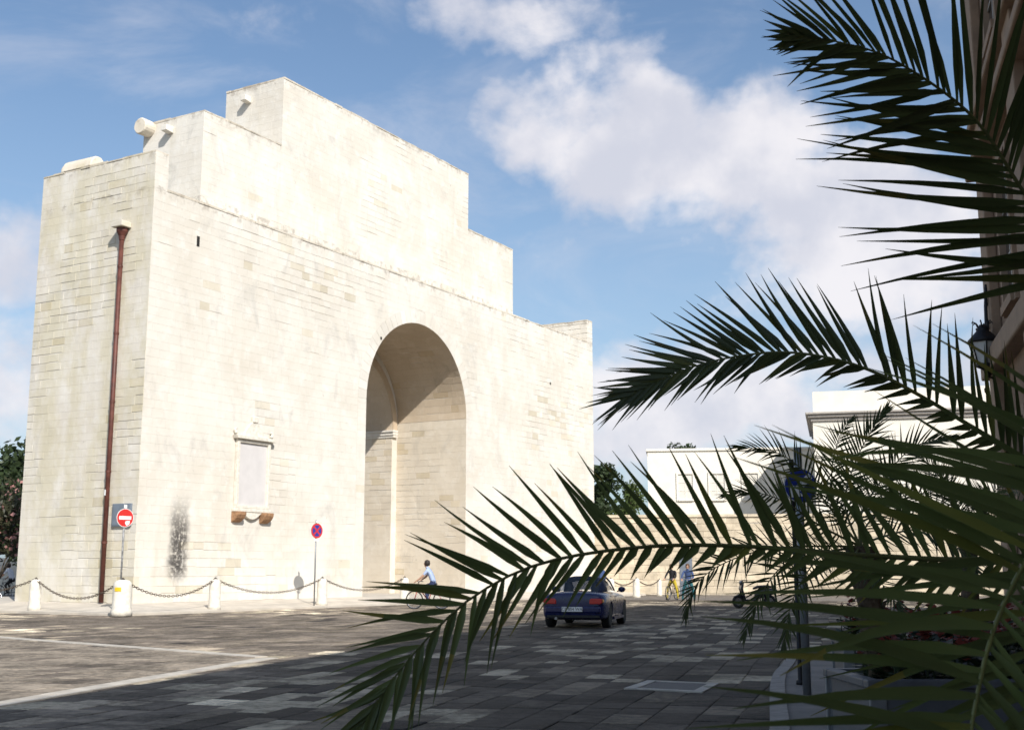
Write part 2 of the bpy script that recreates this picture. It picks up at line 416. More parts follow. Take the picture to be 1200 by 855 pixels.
MB().add(*quadstrip(ip(.15, .12), ip(.86, .12), ip(.86, .89), ip(.15, .89), -.02, .009), (.5, .5, .5)).build('cover_plate', mat('cover_plate', (.10, .098, .095), .7, var=.2, scale=14, bump=.6, bscale=60), ic)

# right-hand footpath with kerb stones
mb = MB(); ins = [Vector((14, -8, .11)), Vector((14, 8, .11)), Vector((15, 14, .11)), Vector((18, 17, .11)), Vector((22, 18, .11)), Vector((26, 19, .11)), Vector((30, 20, .11)), Vector((32, 20.5, .11))]
cv = []
CV = [CURB[0] + Vector((-.7, -9, 0))] + CURB
dense = []
for i in range(len(CV) - 1):
    p0, p1, p2, p3 = CV[max(i-1, 0)], CV[i], CV[i+1], CV[min(i+2, len(CV)-1)]
    for k in range(6):
        t = k / 6; t2, t3 = t*t, t*t*t
        dense.append(.5*((2*p1) + (p2-p0)*t + (2*p0-5*p1+4*p2-p3)*t2 + (3*p1-p0-3*p2+p3)*t3))
dense.append(CV[-1])
vs = []; fs = []
for i, p in enumerate(dense):
    t_ = i / (len(dense) - 1); tgt = Vector((15 + 17*t_, -8 + 28*t_, .11))
    d = (dense[min(i+1, len(dense)-1)] - dense[max(i-1, 0)]).normalized(); n = Vector((d.y, -d.x, 0))
    a = p + n * .16
    vs += [(a.x, a.y, .105), (tgt.x, tgt.y, .11)]
fs = [(2*i, 2*i+1, 2*i+3, 2*i+2) for i in range(len(dense)-1)]
walk = MB().add(vs, fs).build('footpath', mat('grey_footpath', (.20, .185, .17), .85, var=.2, scale=2, bump=.3)); tag(walk, kind='structure')
acc = 0; start = 0
for i in range(0, len(dense) - 1, 3):
    j = min(i + 3, len(dense) - 1); pts = dense[i:j+1]; mb = MB(); vs = []; 
    for p, k in zip(pts, range(len(pts))):
        ii = i + k; d = (dense[min(ii+1, len(dense)-1)] - dense[max(ii-1, 0)]).normalized(); n = Vector((d.y, -d.x, 0))
        if k == 0: p = p + d * .006
        if k == len(pts)-1: p = p - d * .006
        vs += [(p.x, p.y, -.03), (p.x, p.y, .115), (p.x+n.x*.165, p.y+n.y*.165, .125), (p.x+n.x*.165, p.y+n.y*.165, -.03)]
    fs = []
    for k in range(len(pts)-1):
        for e in range(3): fs.append((4*k+e, 4*k+e+1, 4*k+e+5, 4*k+e+4))
    fs += [(0, 1, 2, 3), tuple(4*(len(pts)-1)+e for e in range(4))]
    mb.add(vs, fs).build('kerb_stone', mat('kerb', (.27, .25, .23), .85, var=.2, scale=5, bump=.3) if i == 0 else bpy.data.materials['kerb'], walk)

# pale pavement round the gate, rising gently to its foot
mb = MB()
def g3(x, n, z): return gw(x, -n, z)
XR = 75
A = [g3(-2.4, 2.4, .07), g3(XR, 2.4, .07), g3(XR, 0, .3), g3(0, 0, .3), g3(0, -14, .3), g3(-2.4, -14, .07)]
mb.add(A, [(0, 1, 2, 3), (0, 3, 4, 5)])
B = [g3(-2.4, 2.4, -.03), g3(XR, 2.4, -.03), g3(-2.4, -14, -.03)]
mb.add([A[0], A[1], B[1], B[0]], [(0, 1, 2, 3)]); mb.add([A[0], A[5], B[2], B[0]], [(0, 1, 2, 3)])
mb.add([g3(0, 0, .3), g3(XR, 0, .3), g3(XR, -14, .3), g3(0, -14, .3)], [(0, 1, 2, 3)])
pav = mb.build('pavement', M_SIDE); tag(pav, kind='structure')

# ------------------------------------------------------------------ the city gate
WX, WD = 35.75, 6.2
AC, AR, AS = 17.12, 4.17, 9.03          # front arch
BC, BR, BS = 17.12, 3.72, 8.62          # inner arch
STEP = 4.3
gate = empty('city_gate', GC, GROT)
tag(gate, 'massive pale limestone city gate with tall round arch and stepped attic', 'city gate')
def archwall(x0, x1, z1, ac, ar, asp, y0, y1, mb, n=28):
    """solid wall with an arched opening, as extruded vertical strips"""
    for a, b in ((x0, ac - ar), (ac + ar, x1)): mb.box((a, y0, .0), (b, y1, z1))
    arc = [(ac - ar*math.cos(math.pi*i/n), asp + ar*math.sin(math.pi*i/n)) for i in range(n+1)]
    for (xa, za), (xb, zb) in zip(arc, arc[1:]):
        mb.add([(xa,y0,za),(xb,y0,zb),(xb,y0,z1),(xa,y0,z1),(xa,y1,za),(xb,y1,zb),(xb,y1,z1),(xa,y1,z1)],
               [(0,1,2,3),(7,6,5,4),(0,4,5,1),(3,2,6,7)])
e = .014
mb = MB(); archwall(e, WX-e, 15.2, AC, AR+e, AS, e, STEP, mb); mb.build('core_wall', M_LIME, gate)
mb = MB(); archwall(e, WX-e, 15.2, BC, BR+e, BS, STEP+.002, WD, mb); mb.build('inner_wall', M_LIME, gate)
MB().box((e, e, 15.2), (.62, WD, 16.58)).build('end_parapet', M_LIME, gate)
MB().box((WX-.66, e, 15.2), (WX-e, WD, 16.58)).build('end_parapet', M_LIME, gate)
TY = 2.65
MB().box((4.9+e, TY+e, 15.2), (30.5-e, WD, 20.36)).build('attic_lower_stage', M_LIME, gate)
MB().box((9.75+e, TY+e, 20.36), (25.5-e, WD, 23.6)).build('attic_upper_stage', M_LIME, gate)

blocks = []       # (verts, faces, tint, score)
srng = random.Random(11)
def emit(P, u0, u1, v0, v1, cutl=None, cutr=None, worn=0.0, curved=False):
    """one dressed block on the patch P(u,v,h); cutl/cutr give slanted ends (u at v0, u at v1)"""
    pw = Vector(P((u0+u1)/2, (v0+v1)/2, 0)); nzv = noise.noise(pw*.22 + Vector((3.1, 7.7, 1.3))) + .5*noise.noise(pw*.6)
    smooth = nzv > (.05 if worn > .25 else -.28)          # lime-washed areas where the joints are filled
    g = .0006 if smooth else .004; h = srng.uniform(.0, .0012) if smooth else srng.uniform(-.001, .006)
    gb = g + (srng.uniform(.012, .034) if srng.random() < (0.012 if smooth else worn*1.5) else 0)
    bl0, bl1 = cutl or (u0, u0); br0, br1 = cutr or (u1, u1)
    c = [(bl0+g, v0+gb), (br0-g, v0+gb), (br1-g, v1-g), (bl1+g, v1-g)]
    mu, mv = sum(p[0] for p in c)/4, sum(p[1] for p in c)/4
    b = .0015 if smooth else .006
    inn = [(p[0] + (b if p[0] < mu else -b), p[1] + (b if p[1] < mv else -b)) for p in c]
    tl = [srng.uniform(-.002, .002)*(.2 if smooth else 1) for _ in range(4)]
    vs = [P(u, v, -.014) for u, v in c] + [P(u, v, h-.005) for u, v in c] + [P(u, v, h+t) for (u, v), t in zip(inn, tl)]
    fs = [(8, 9, 10, 11)] + [(i+o, (i+1)%4+o, (i+1)%4+o+4, i+o+4) for o in (0, 4) for i in range(4)]
    k = srng.random(); j = srng.uniform(.497, .511) if smooth else srng.uniform(.475, .525)
    tint = (j, j, j)
    if k < .06: tint = (j*1.03, j*1.03, j*1.03)
    elif k < (.065 if smooth else .12): tint = (j*.95, j*.925, j*.86)
    elif k < (.066 if smooth else .15): tint = (j*.87, j*.84, j*.76)
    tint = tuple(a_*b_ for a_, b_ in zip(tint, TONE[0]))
    wv = [gate_m @ Vector(P(u, v, 0)) for u, v in c]
    pr = [proj(p) for p in wv]
    s = 0
    if all(pr) and all(-5 < p[0] < 1205 for p in pr):
        s = abs(sum(pr[i][0]*pr[(i+1)%4][1] - pr[(i+1)%4][0]*pr[i][1] for i in range(4)))/2
    blocks.append((vs, fs, tint, s))
TONE = [(1, 1, 1)]
gate_m = Matrix.Translation(GC) @ Matrix.Rotation(GROT, 4, 'Z')
def courses(P, U, V0, V1, hole=None, worn=.15, hs=(.27, .34), ls=(.45, .95)):
    v = V0; k = 0
    while v < V1 - .05:
        h = srng.uniform(*hs)
        if v + h > V1 - .15: h = V1 - v
        spans = [(U[0], U[1], None, None)]
        if hole:
            ac, ar, asp = hole
            def half(z): return ar if z <= asp else (math.sqrt(max(0, ar*ar - (z-asp)**2)))
            a, b = half(v), half(v+h)
            if a > .02:
                spans = [(U[0], ac-a, None, (ac-a, ac-b)), (ac+a, U[1], (ac+a, ac+b), None)]
        for (s0, s1, cl, cr) in spans:
            u = s0
            while u < s1 - .01:
                L = srng.uniform(*ls)
                if u == s0: L *= srng.uniform(.4, 1)
                if u + L > s1 - .3: L = s1 - u
                first, last = u == s0, u + L >= s1 - 1e-6
                emit(P, u, u+L, v, v+h, cl if first and cl else None, cr if last and cr else None, worn)
                u += L
        v += h; k += 1
ring = AR + .62
courses(lambda u, v, h: (u, -h, v), (0, WX), .30, 15.25, (AC, ring, AS), .12)
# jamb strip and voussoirs of the arch ring
for s in (-1, 1):
    a, b = (AC - ring, AC - AR) if s < 0 else (AC + AR, AC + ring)
    v = .30
    while v < AS - .05:
        h = srng.uniform(.28, .36)
        if v + h > AS - .2: h = AS - v
        emit(lambda u, v, h: (u, -h-.001, v), a, b, v, v+h); v += h
nv = 34
for i in range(nv):
    th0, th1 = math.pi*i/nv, math.pi*(i+1)/nv
    emit(lambda u, v, h: (AC - v*math.cos(u), -h-.002, AS + v*math.sin(u)), th0 + .0, th1, AR, ring) if False else None
    g = .0012; tint = srng.uniform(.47, .53)
    pts = [(AC - r*math.cos(t), AS + r*math.sin(t)) for t, r in ((th0+g, AR+.003), (th1-g, AR+.003), (th1-g, ring-.003), (th0+g, ring-.003))]
    vs = [(x, .014, z) for x, z in pts] + [(x, -.004, z) for x, z in pts]
    blocks.append((vs, [(4,5,6,7)] + [(k, (k+1)%4, (k+1)%4+4, k+4) for k in range(4)], (tint,)*3, 0))
courses(lambda u, v, h: (-h, u, v), (0, WD), .30, 16.62, None, .30)                                    # end wall
courses(lambda u, v, h: (u, -h, v), (0, .64), 15.25, 16.62, None, .2)                                   # parapet ends
courses(lambda u, v, h: (u, -h, v), (WX-.68, WX), 15.25, 16.62, None, .2)
courses(lambda u, v, h: (WX-.68-h, u, v), (0, WD), 15.22, 16.62, None, .4)
courses(lambda u, v, h: (u, TY-h, v), (4.9, 30.5), 15.25, 20.4, None, .08)
courses(lambda u, v, h: (4.9-h, u, v), (TY, WD), 15.25, 20.4, None, .15)
courses(lambda u, v, h: (u, TY-h, v), (9.75, 25.5), 20.4, 23.65, None, .08)
courses(lambda u, v, h: (9.75-h, u, v), (TY, WD), 20.4, 23.65, None, .15)
TONE[0] = (.93, .88, .81)  # reveal tint partway to the vault's, carrying some of the arch shade
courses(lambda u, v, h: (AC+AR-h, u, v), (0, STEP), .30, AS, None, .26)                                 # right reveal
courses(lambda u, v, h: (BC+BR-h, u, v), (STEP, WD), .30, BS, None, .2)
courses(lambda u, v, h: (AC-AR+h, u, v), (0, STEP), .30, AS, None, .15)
def vault(u, v, h, c=AC, r=AR, s=AS): 
    t = v / r; return (c + (r-h)*math.cos(t), u, s + (r-h)*math.sin(t))
TONE[0] = (.82, .72, .61)       # browner vault stone, the arch's warm shade put into its tint
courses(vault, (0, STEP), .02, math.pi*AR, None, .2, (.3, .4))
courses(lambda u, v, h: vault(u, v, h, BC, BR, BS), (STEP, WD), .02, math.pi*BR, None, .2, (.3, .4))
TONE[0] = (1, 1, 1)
# crest coping stones, uneven after centuries of weather
def coping(x0, x1, y0, y1, z, ax):
    u = x0 if ax == 'x' else y0; end = x1 if ax == 'x' else y1
    while u < end - .05:
        L = min(srng.uniform(.5, 1.1), end - u)
        if end - u - L < .25: L = end - u
        t = .05 + srng.uniform(0, .05); ov = srng.uniform(.0, .03); tint = srng.uniform(.40, .50)
        if ax == 'x': a, b = (u+.006, y0-ov, z), (u+L-.006, y1, z+t)
        else: a, b = (x0-ov, u+.006, z), (x1+ov*.5, u+L-.006, z+t)
        m = MB().box(a, b); blocks.append((m.v, m.f, (tint, tint*.96, tint*.9), 0)); u += L
coping(.64, 35.07, -.0, .6, 15.252, 'x'); coping(0, .64, 0, WD, 16.622, 'y'); coping(WX-.68, WX, 0, WD, 16.622, 'y')
coping(4.9, 9.7, TY, TY+.6, 20.402, 'x'); coping(25.52, 30.5, TY, TY+.6, 20.402, 'x'); coping(9.75, 25.5, TY, TY+.6, 23.652, 'x')
coping(4.9, 5.5, TY+.61, WD, 20.402, 'y'); coping(9.75, 10.35, TY+.61, WD, 23.652, 'y')
blocks.sort(key=lambda b: -b[3])
rest = MB()
for i, (vs, fs, tint, s) in enumerate(blocks):
    if i < 300: MB().add(vs, fs, tint).build('stone_block', M_LIME, gate, fix=False)
    else: rest.add(vs, fs, tint)
tag(rest.build('stone_blocks', M_LIME, gate), kind='stuff')
# impost mouldings and pilaster strip where the passage narrows
for s in (-1, 1):
    xa = BC + s*BR
    m = MB(); 
    for z0, z1, p in ((8.28, 8.40, .05), (8.402, 8.56, .10), (8.562, 8.66, .16)):
        a, b = sorted((xa - s*p, xa + s*.30)); m.box((a, STEP-.10-p*.4, z0), (b, WD, z1))
    m.build('impost', M_LIME, gate)
m = MB()
n = 40
for i in range(n):
    t0, t1 = math.pi*i/n, math.pi*(i+1)/n
    pts = [(BC - r*math.cos(t), BS+.05 + r*math.sin(t)) for t, r in ((t0, BR-.0), (t1, BR-.0), (t1, BR+.36), (t0, BR+.36))]
    m.add([(x, STEP-.07, z) for x, z in pts] + [(x, STEP, z) for x, z in pts], [(0,1,2,3)] + [(k,(k+1)%4,(k+1)%4+4,k+4) for k in range(4)], (.38, .32, .26))  # brown of the shaded arch band put into the stone tint
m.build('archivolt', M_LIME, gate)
# putlog slot, drain spouts, drum stones
m = MB().box((2.22, -.012, 13.55), (2.36, .02, 13.95)); m.build('putlog_hole', M_DARK, gate)
for (x, y, z) in ((13.9, 0, 11.9), (30.2, 0, 12.0)): MB().box((x, -.010, z), (x+.12, .02, z+.14)).build('putlog_hole', M_DARK, gate)
def spout(p, name='water_spout'):
    x, y, z = p; m = MB()
    m.prism([(-.42, .05), (0, 0), (0, .30), (-.42, .30), ], y-.16, y+.16, M=Matrix.Translation((x, 0, z))); bevel(m.build(name, M_LIME, gate), .02)
spout((4.9, 4.55, 19.75)); spout((9.75, 4.75, 22.85))
def drum(x, y, z, r, L, half, name):
    m = MB(); n = 20; rr = random.Random(int(z*7))
    prof = [(-L/2, .9), (-L/2+.06, 1.0), (L/2-.06, 1.0), (L/2, .93)]
    vs = []; 
    for (u, k) in prof:
        for j in range(n):
            a = 2*math.pi*j/n; q = r*k*(1+.04*rr.uniform(-1, 1)); zz = q*math.sin(a)
            if half: zz = max(zz, -.02)
            vs.append((x+u, y+q*math.cos(a), z+zz) if not half else (x+q*math.cos(a)*.8, y+u, z+zz))
    fs = [(i*n+j, i*n+(j+1)%n, (i+1)*n+(j+1)%n, (i+1)*n+j) for i in range(3) for j in range(n)] + [tuple(range(n)), tuple(3*n+j for j in range(n))]
    m.add(vs, fs, (.5, .48, .45)).build(name, M_LIME, gate)
drum(.36, 4.35, 16.70, .48, 1.7, True, 'drum_stone'); drum(4.75, 5.85, 20.2, .36, .85, False, 'drum_stone')

# ------------------------------------------------------------------ downpipe on the end wall
dp = empty('drain_pipe', gw(-.16, 1.38, .3), GROT); tag(dp, 'tall rust red drainpipe running down the end wall of the gate', 'drainpipe')
MB().tube([(0, 0, .02), (0, 0, 6.5), (0, 0, 13.2)], .085, 12).build('pipe', M_PIPE, dp, True)
for z in (2.1, 4.6, 7.1, 9.6, 12.1):
    MB().lathe([(.10, -.04), (.10, .04)], 12, (0, 0, z)).build('collar', M_PIPE, dp)
m = MB(); m.lathe([(.10, 13.1), (.12, 13.25), (.21, 13.42), (.21, 13.55)], 14).build('hopper', M_PIPE, dp)
bevel(MB().box((-.30, -.30, 13.56), (.15, .28, 13.76)).build('outlet_stone', M_LIME, dp), .02)
MB().box((-.09, -.02, 3.75), (-.087, .05, 3.95)).build('sticker', M_WPAINT, dp)
# grey cabinet
cb = empty('wall_cabinet', gw(-.002, .70, 2.95), GROT); tag(cb, 'flat grey metal cabinet fixed to the end wall beside the drainpipe', 'cabinet')
bevel(MB().box((-.09, -.46, 0), (0, .46, .80)).build('case', M_CAB, cb), .01)
bevel(MB().box((-.105, -.42, .04), (-.091, .42, .76)).build('door', M_CAB, cb), .004)

# ------------------------------------------------------------------ plaque
pq = empty('wall_plaque', gw(5.66, -.008, 3.3), GROT); tag(pq, 'pale marble plaque with carved crest and scroll brackets on the gate face', 'plaque')
bevel(MB().box((-.80, -.06, .62), (.80, 0, 3.02)).build('panel', M_PLAQ, pq), .006)
for a, b in (((-.94, -.15, .50), (-.80, 0, 3.16)), ((.80, -.15, .50), (.94, 0, 3.16)), ((-.799, -.14, 3.03), (.799, 0, 3.159)), ((-.799, -.14, .50), (.799, 0, .615))):
    bevel(MB().box(a, b).build('frame', M_POST, pq), .02)
m = MB().prism([(-1.06, 3.165), (1.06, 3.165), (1.12, 3.30), (-1.12, 3.30)], -.26, 0); bevel(m.build('cornice', M_POST, pq), .015)
m = MB(); sh = []
for i in range(25):
    a = math.pi*i/24; sh.append((math.cos(a)*(.62-.32*math.sin(a)**.7) , 3.31 + .62*math.sin(a)**.8))
m.prism(sh, -.12, 0); bevel(m.build('crest', M_POST, pq), .02)
bevel(MB().box((-.15, -.17, 3.86), (.15, 0, 4.12)).build('finial', M_POST, pq), .04)
for s in (-1, 1):
    pts = [(s*(1.02 - .10*k*math.cos(k*.9)/6), -.08, 3.36 + .035*k) for k in range(7)]
    MB().tube(pts, [.07, .07, .06, .05, .05, .04, .03], 8).build('scroll', M_POST, pq, True)
bevel(MB().box((-1.02, -.17, .36), (1.02, 0, .495)).build('sill', M_POST, pq), .02)
sw = [(-.55 + 1.1*i/12, .36 - .27*math.sin(math.pi*i/12)) for i in range(13)]
m = MB().prism([(-.55, .36)] + sw[1:-1] + [(.55, .36)], -.14, 0); m.build('apron', M_POST, pq)
for s in (-1, 1):
    pr = [(0, .36), (-.34, .36), (-.34, .24), (-.26, .10), (-.12, .0), (0, -.06)]
    M = Matrix.Translation((s*.78, 0, 0)) @ Matrix.Rotation(R(90), 4, 'Z') @ Matrix.Scale(1, 4)
    m = MB(); m.prism(pr, -.24, .24, M=M @ Matrix.Scale(1, 4))
    bevel(m.build('bracket', mat('ochre_bracket', (.30, .17, .09), .9, var=.3, scale=10, bump=.4) if s < 0 else bpy.data.materials['ochre_bracket'], pq), .02)

# ------------------------------------------------------------------ bollards, chains
def walk_z(n): return .3 - .23 * max(0, min(1, n / 2.4))
posts = {}
def bollard(key, P, label, hgt=1.0, yellow=False, r=.20):
    b = empty('stone_bollard', P, GROT); tag(b, label, 'bollard', 'stone chain posts round the gate')
    rr = random.Random(str(key)); 
    m = MB().lathe([(r*1.12, -.06), (r*1.10, .10), (r, .16), (r*.97, hgt*.82), (r*.90, hgt*.93), (r*.66, hgt), (r*.3, hgt+.025)], 14)
    m.v = [(x*(1+rr.uniform(-.02, .02)), y*(1+rr.uniform(-.02, .02)), z) for x, y, z in m.v]
    m.build('shaft', M_POST, b, True)
    MB().torus((0, 0, hgt+.03), .05, .012, 'y', 12, 6).build('ring', M_IRON, b)
    if yellow: MB().lathe([(r*.985, hgt*.66), (r*.96, hgt*.86)], 14).build('yellow_mark', M_YEL, b) if False else MB().add([(math.cos(a)*r*1.005, math.sin(a)*r*1.005, z) for z in (hgt*.68, hgt*.80) for a in (R(-182), R(-168), R(-154), R(-140))], [(i, i+1, i+5, i+4) for i in range(3)]).build('yellow_mark', M_YEL, b)
    posts[key] = Vector(P) + Vector((0, 0, hgt+.03)); return b
def gp(x, n): p = g3(x, n, 0); p.z = walk_z(n) if x > -.01 else min(walk_z(n), .3 - .23*max(0, min(1, -x/2.4))); return p
def onside(px, x, n0=-6.0, n1=2.0):
    for _ in range(40):
        nm = (n0 + n1) / 2
        if proj(gp(x, nm))[0] < px: n0 = nm
        else: n1 = nm
    return gp(x, nm)
bollard('a', onside(40, -2.0), 'weathered stone post with chain standing below the far edge of the end wall')
def gq(px, py, z): return gnd(px, py, z)
def onwalk(px, n, x0=-2.3, x1=40):
    """the spot on the pavement, n metres out from the gate face, that lies on the sight line px"""
    for _ in range(40):
        xm = (x0 + x1) / 2
        if proj(gp(xm, n))[0] < px: x0 = xm
        else: x1 = xm
    return gp(xm, n)
bollard('b', gq(142, 719, .085), 'wide stone post with yellow paint mark at the gate corner', 1.03, True, .30)
bollard('c', onwalk(251, 2.05), 'stone chain post between the corner post and the no stopping sign')
bollard('d', onwalk(377, 2.05), 'stone chain post right next to the no stopping sign pole')
bollard('e', onwalk(474, 2.05), 'stone chain post in front of the arch opening beside the cyclist')
bollard('f', gq(746, 699.5, .0), 'stone chain post beyond the blue car, before the boundary wall', 1.0)
bollard('g', gq(773, 697.5, .0), 'slim stone chain post beside the two people with bicycles', .9, False, .15)
bollard('z', gp(-1.75, -10.4), 'stone post past the far corner of the end wall near the seated rider')
bollard('h', gq(716, 701.5, .0), 'stone chain post hidden partly by the blue car roof')
def chain(a, b, sag, label):
    p, q = posts[a], posts[b]; L = (q - p).length; nl = int(L * 1.06 / .115); mb = MB(); rr = random.Random(label)
    pts = []
    for i in range(nl + 1):
        t = i / nl; v = p.lerp(q, t); v.z -= sag * 4 * t * (1 - t); pts.append(v)
    for i in range(nl):
        c = (pts[i] + pts[i+1]) / 2; d = (pts[i+1] - pts[i]).normalized()
        sidev = d.cross(Vector((0, 0, 1))).normalized(); upv = sidev.cross(d)
        if i % 2: sidev, upv = upv, -sidev
        ll = (pts[i+1] - pts[i]).length * .5 + .018
        ring_ = []
        for k in range(10):
            a_ = 2*math.pi*k/10; x = math.cos(a_) * ll; y = math.sin(a_) * .038
            ring_.append(c + d * x + upv * y)
        for k in range(10):
            A_, B_ = ring_[k], ring_[(k+1) % 10]; t_ = (B_-A_).normalized(); n1 = sidev; n2 = t_.cross(n1)
            vs = [X + n1*.0115*s1 + n2*.0115*s2 for X in (A_, B_) for s1, s2 in ((1, 0), (-.5, .87), (-.5, -.87))]
            mb.add(vs, [(0, 1, 4, 3), (1, 2, 5, 4), (2, 0, 3, 5)])
    o = mb.build('chain', M_RUST); tag(o, label, 'chain', 'chains slung between the posts')
chain('z', 'a', .55, 'rusty chain sagging behind the post at the far edge of the end wall')
chain('a', 'b', .62, 'rusty chain sagging in front of the end wall and the drainpipe foot')
chain('b', 'c', .55, 'rusty chain from yellow-marked corner post, below the black wall stain')
chain('c', 'd', .52, 'rusty chain sagging below the marble plaque')
chain('d', 'e', .5, 'rusty chain from the sign pole post to the arch opening')
chain('h', 'f', .35, 'chain rising from behind the blue car to a post')
chain('f', 'g', .35, 'chain between two far posts beside the people with bicycles')

# ------------------------------------------------------------------ traffic signs
def disc(mb, r, y, n=32, th=.004, c=None, m=0, z=0, r0=None):
    mb.prism([(r*math.cos(2*math.pi*i/n), z + r*math.sin(2*math.pi*i/n)) for i in range(n)], y, y + th, c, m)
def sign(P, face, hgt, label, kind, r=.30, pole_r=.03, base=0.0):
    s = empty('traffic_sign', P, face); tag(s, label, 'traffic sign')
    MB().tube([(0, 0, base - .05), (0, 0, hgt + .42)], pole_r, 10).build('pole', M_GREY if kind != 'noentry' else mat('banded_pole', (.22, .22, .22), .5, .3, var=.5, scale=9), s, True)
    m = MB(); disc(m, r, -.050, z=hgt, th=.012); m.build('backing', M_GREY, s)
    if kind == 'noentry':
        m = MB(); disc(m, r*.985, -.053, z=hgt, th=.002); m.build('face', M_WPAINT, s)
        m = MB(); disc(m, r*.93, -.056, z=hgt, th=.002); m.build('red_field', M_RED, s)
        MB().box((-.21, -.059, hgt-.055), (.21, -.057, hgt+.055)).build('white_bar', M_WPAINT, s)
        m = MB(); m.prism([(.02, hgt-.10), (.17, hgt-.09), (.15, hgt-.20), (.06, hgt-.25), (.0, hgt-.18)], -.0592, -.0572); m.build('sticker', M_WPAINT, s)
        MB().box((-.05, -.045, hgt+.31), (.05, -.033, hgt+.42)).build('tab', M_WPAINT, s)
    if kind == 'nostop':
        m = MB(); disc(m, r*.985, -.053, z=hgt, th=.002); m.build('red_rim', M_RED, s)
        m = MB(); disc(m, r*.76, -.056, z=hgt, th=.002); m.build('blue_field', M_BLUE, s)
        for k, a in enumerate((45, -45)):
            M = Matrix.Translation((0, 0, hgt)) @ Matrix.Rotation(R(a), 4, 'Y'); y = -.059 - .003*k
            MB().box((-r*.76, y, -.032), (r*.76, y+.002, .032), M=M).build('red_stroke', M_RED, s)
        MB().box((-.04, -.045, hgt+.31), (.04, -.033, hgt+.40)).build('tab', M_WPAINT, s)
        MB().box((-.11, -.045, hgt-.40), (.11, -.040, hgt-.32)).build('plate', M_WPAINT, s)
    if kind == 'blue':
        m = MB(); disc(m, r*.985, -.053, z=hgt, th=.002); m.build('face', M_WPAINT, s)
        m = MB(); disc(m, r*.95, -.056, z=hgt, th=.002); m.build('blue_field', M_BLUE, s)
        M = Matrix.Translation((0, 0, hgt)) @ Matrix.Rotation(R(45), 4, 'Y')
        m = MB(); m.prism([(-.035, .16), (-.035, -.06), (-.10, -.06), (0, -.19), (.10, -.06), (.035, -.06), (.035, .16)], -.059, -.057, M=M); m.build('arrow', M_WPAINT, s)
    return s
bp = gq(142, 719, .085)
FACE = R(4)
sign(bp + Vector((-.20, .42, 0)), R(46), 3.00, 'red and white no entry sign on a thin pole behind the yellow-marked corner post', 'noentry', .30)
sg = onwalk(368, 2.1)
sign(sg, R(50), 2.86, 'round red and blue no stopping sign on a slim grey pole before the gate', 'nostop', .29)
sp_ = gnd(946, 812, .12); sp_.z = .12
sign(sp_, R(8), 2.20, 'round blue direction sign with white arrow, among the palm fronds at the kerb', 'blue', .19, .045)
gp2 = gnd(938, 800, .12); gp2.z = .12
o = MB().lathe([(.05, -.02), (.05, .03), (.028, .04), (.028, 2.5), (.045, 2.52), (.03, 2.6)], 12).build('iron_pole', M_IRON, None, True); o.location = gp2
tag(o, 'thin black iron pole beside the blue direction sign at the kerb', 'pole')

# ------------------------------------------------------------------ buildings
def windowbox(parent, x0, x1, z0, z1, y, M, frame=M_TRIM, blind=False, nm='window'):
    """recessed-looking window: surround, pane, mullions, standing just proud of the wall plane y (outside is -y)"""
    wn = MB().box((x0, y-.004, z0), (x1, y+.02, z1), M=M).build(nm, M_BLIND if blind else M_GLASS, parent)
    fr = MB(); t = .14
    for a, b in (((x0-t, y-.10, z0-t), (x0, y+.02, z1+t)), ((x1, y-.10, z0-t), (x1+t, y+.02, z1+t)), ((x0, y-.098, z1), (x1, y+.02, z1+t)), ((x0, y-.15, z0-t), (x1, y+.02, z0))): fr.box(a, b, M=M)
    fr.build('surround', frame, wn)
    mu = MB(); xm = (x0+x1)/2; mu.box((xm-.03, y-.03, z0), (xm+.03, y-.005, z1), M=M)
    for k in (1, 2): zz = z0 + (z1-z0)*k/3; mu.box((x0, y-.028, zz-.02), (xm-.031, y-.005, zz+.02), M=M); mu.box((xm+.031, y-.028, zz-.02), (x1, y-.005, zz+.02), M=M)
    mu.build('mullion', M_WHITE if blind else M_FRAMEW, wn); return wn
M_GLASS = mat('dark_glass', (.03, .035, .04), .12, var=.2, spec=.6)
M_FRAMEW = mat('window_paint', (.30, .27, .22), .5, var=.1)
# right-hand corner palace: facade runs along the street on the line through FP
FP = Vector((8.22, 19.9, 0))
rb = empty('corner_building', FP, math.atan2(SD.y, SD.x)); tag(rb, 'tall brown stone corner building with pilasters and string courses carrying the lantern', 'building')
# local: x along street (ends at 0, building lies at x<0), y to the left of the street is +y; interior at y<0
BH = 13.1
MB().box((-34, -9, .02), (0, 0, BH)).build('wall', M_BROWN, rb)
MB().box((-34, -22, .02), (13.2, -9.01+5.3, 20.0)).build('rear_wing', M_BROWN, rb) if False else None
MB().box((-20.5, -24, .02), (9.2, -9.02, 19.6)).build('rear_wing', M_BROWN, rb)
MB().box((.02, -9.018, .02), (9.2, -5.3, 19.6)).build('rear_wing', M_BROWN, rb)
MB().box((-20.5, -9.015, BH+.2), (0, -5.3, 19.6)).build('upper_storey', M_BROWN, rb)
for x in (-.42, -4.6, -8.8, -13, -17.2): 
    bevel(MB().box((x-.42, .002, .3), (x+.40, .16, BH-1.2)).build('pilaster', M_TRIM, rb), .02)
bevel(MB().box((-.80, .0, .3), (.16, .158, BH-1.2)).build('corner_pilaster', M_TRIM, rb), .02) if False else None
bevel(MB().box((.003, -1.1, .3), (.16, -.1, BH-1.2)).build('pilaster', M_TRIM, rb), .02)
for z, hh, p in ((4.6, .35, .26), (8.15, .16, .30), (8.34, .22, .22), (8.9, .14, .26), (BH-1.15, .4, .30), (BH-.72, .3, .38), (BH-.4, .39, .5)):
    bevel(MB().box((-34, -8, z), (p, p, z+hh)).build('string_course', M_TRIM, rb), .03)
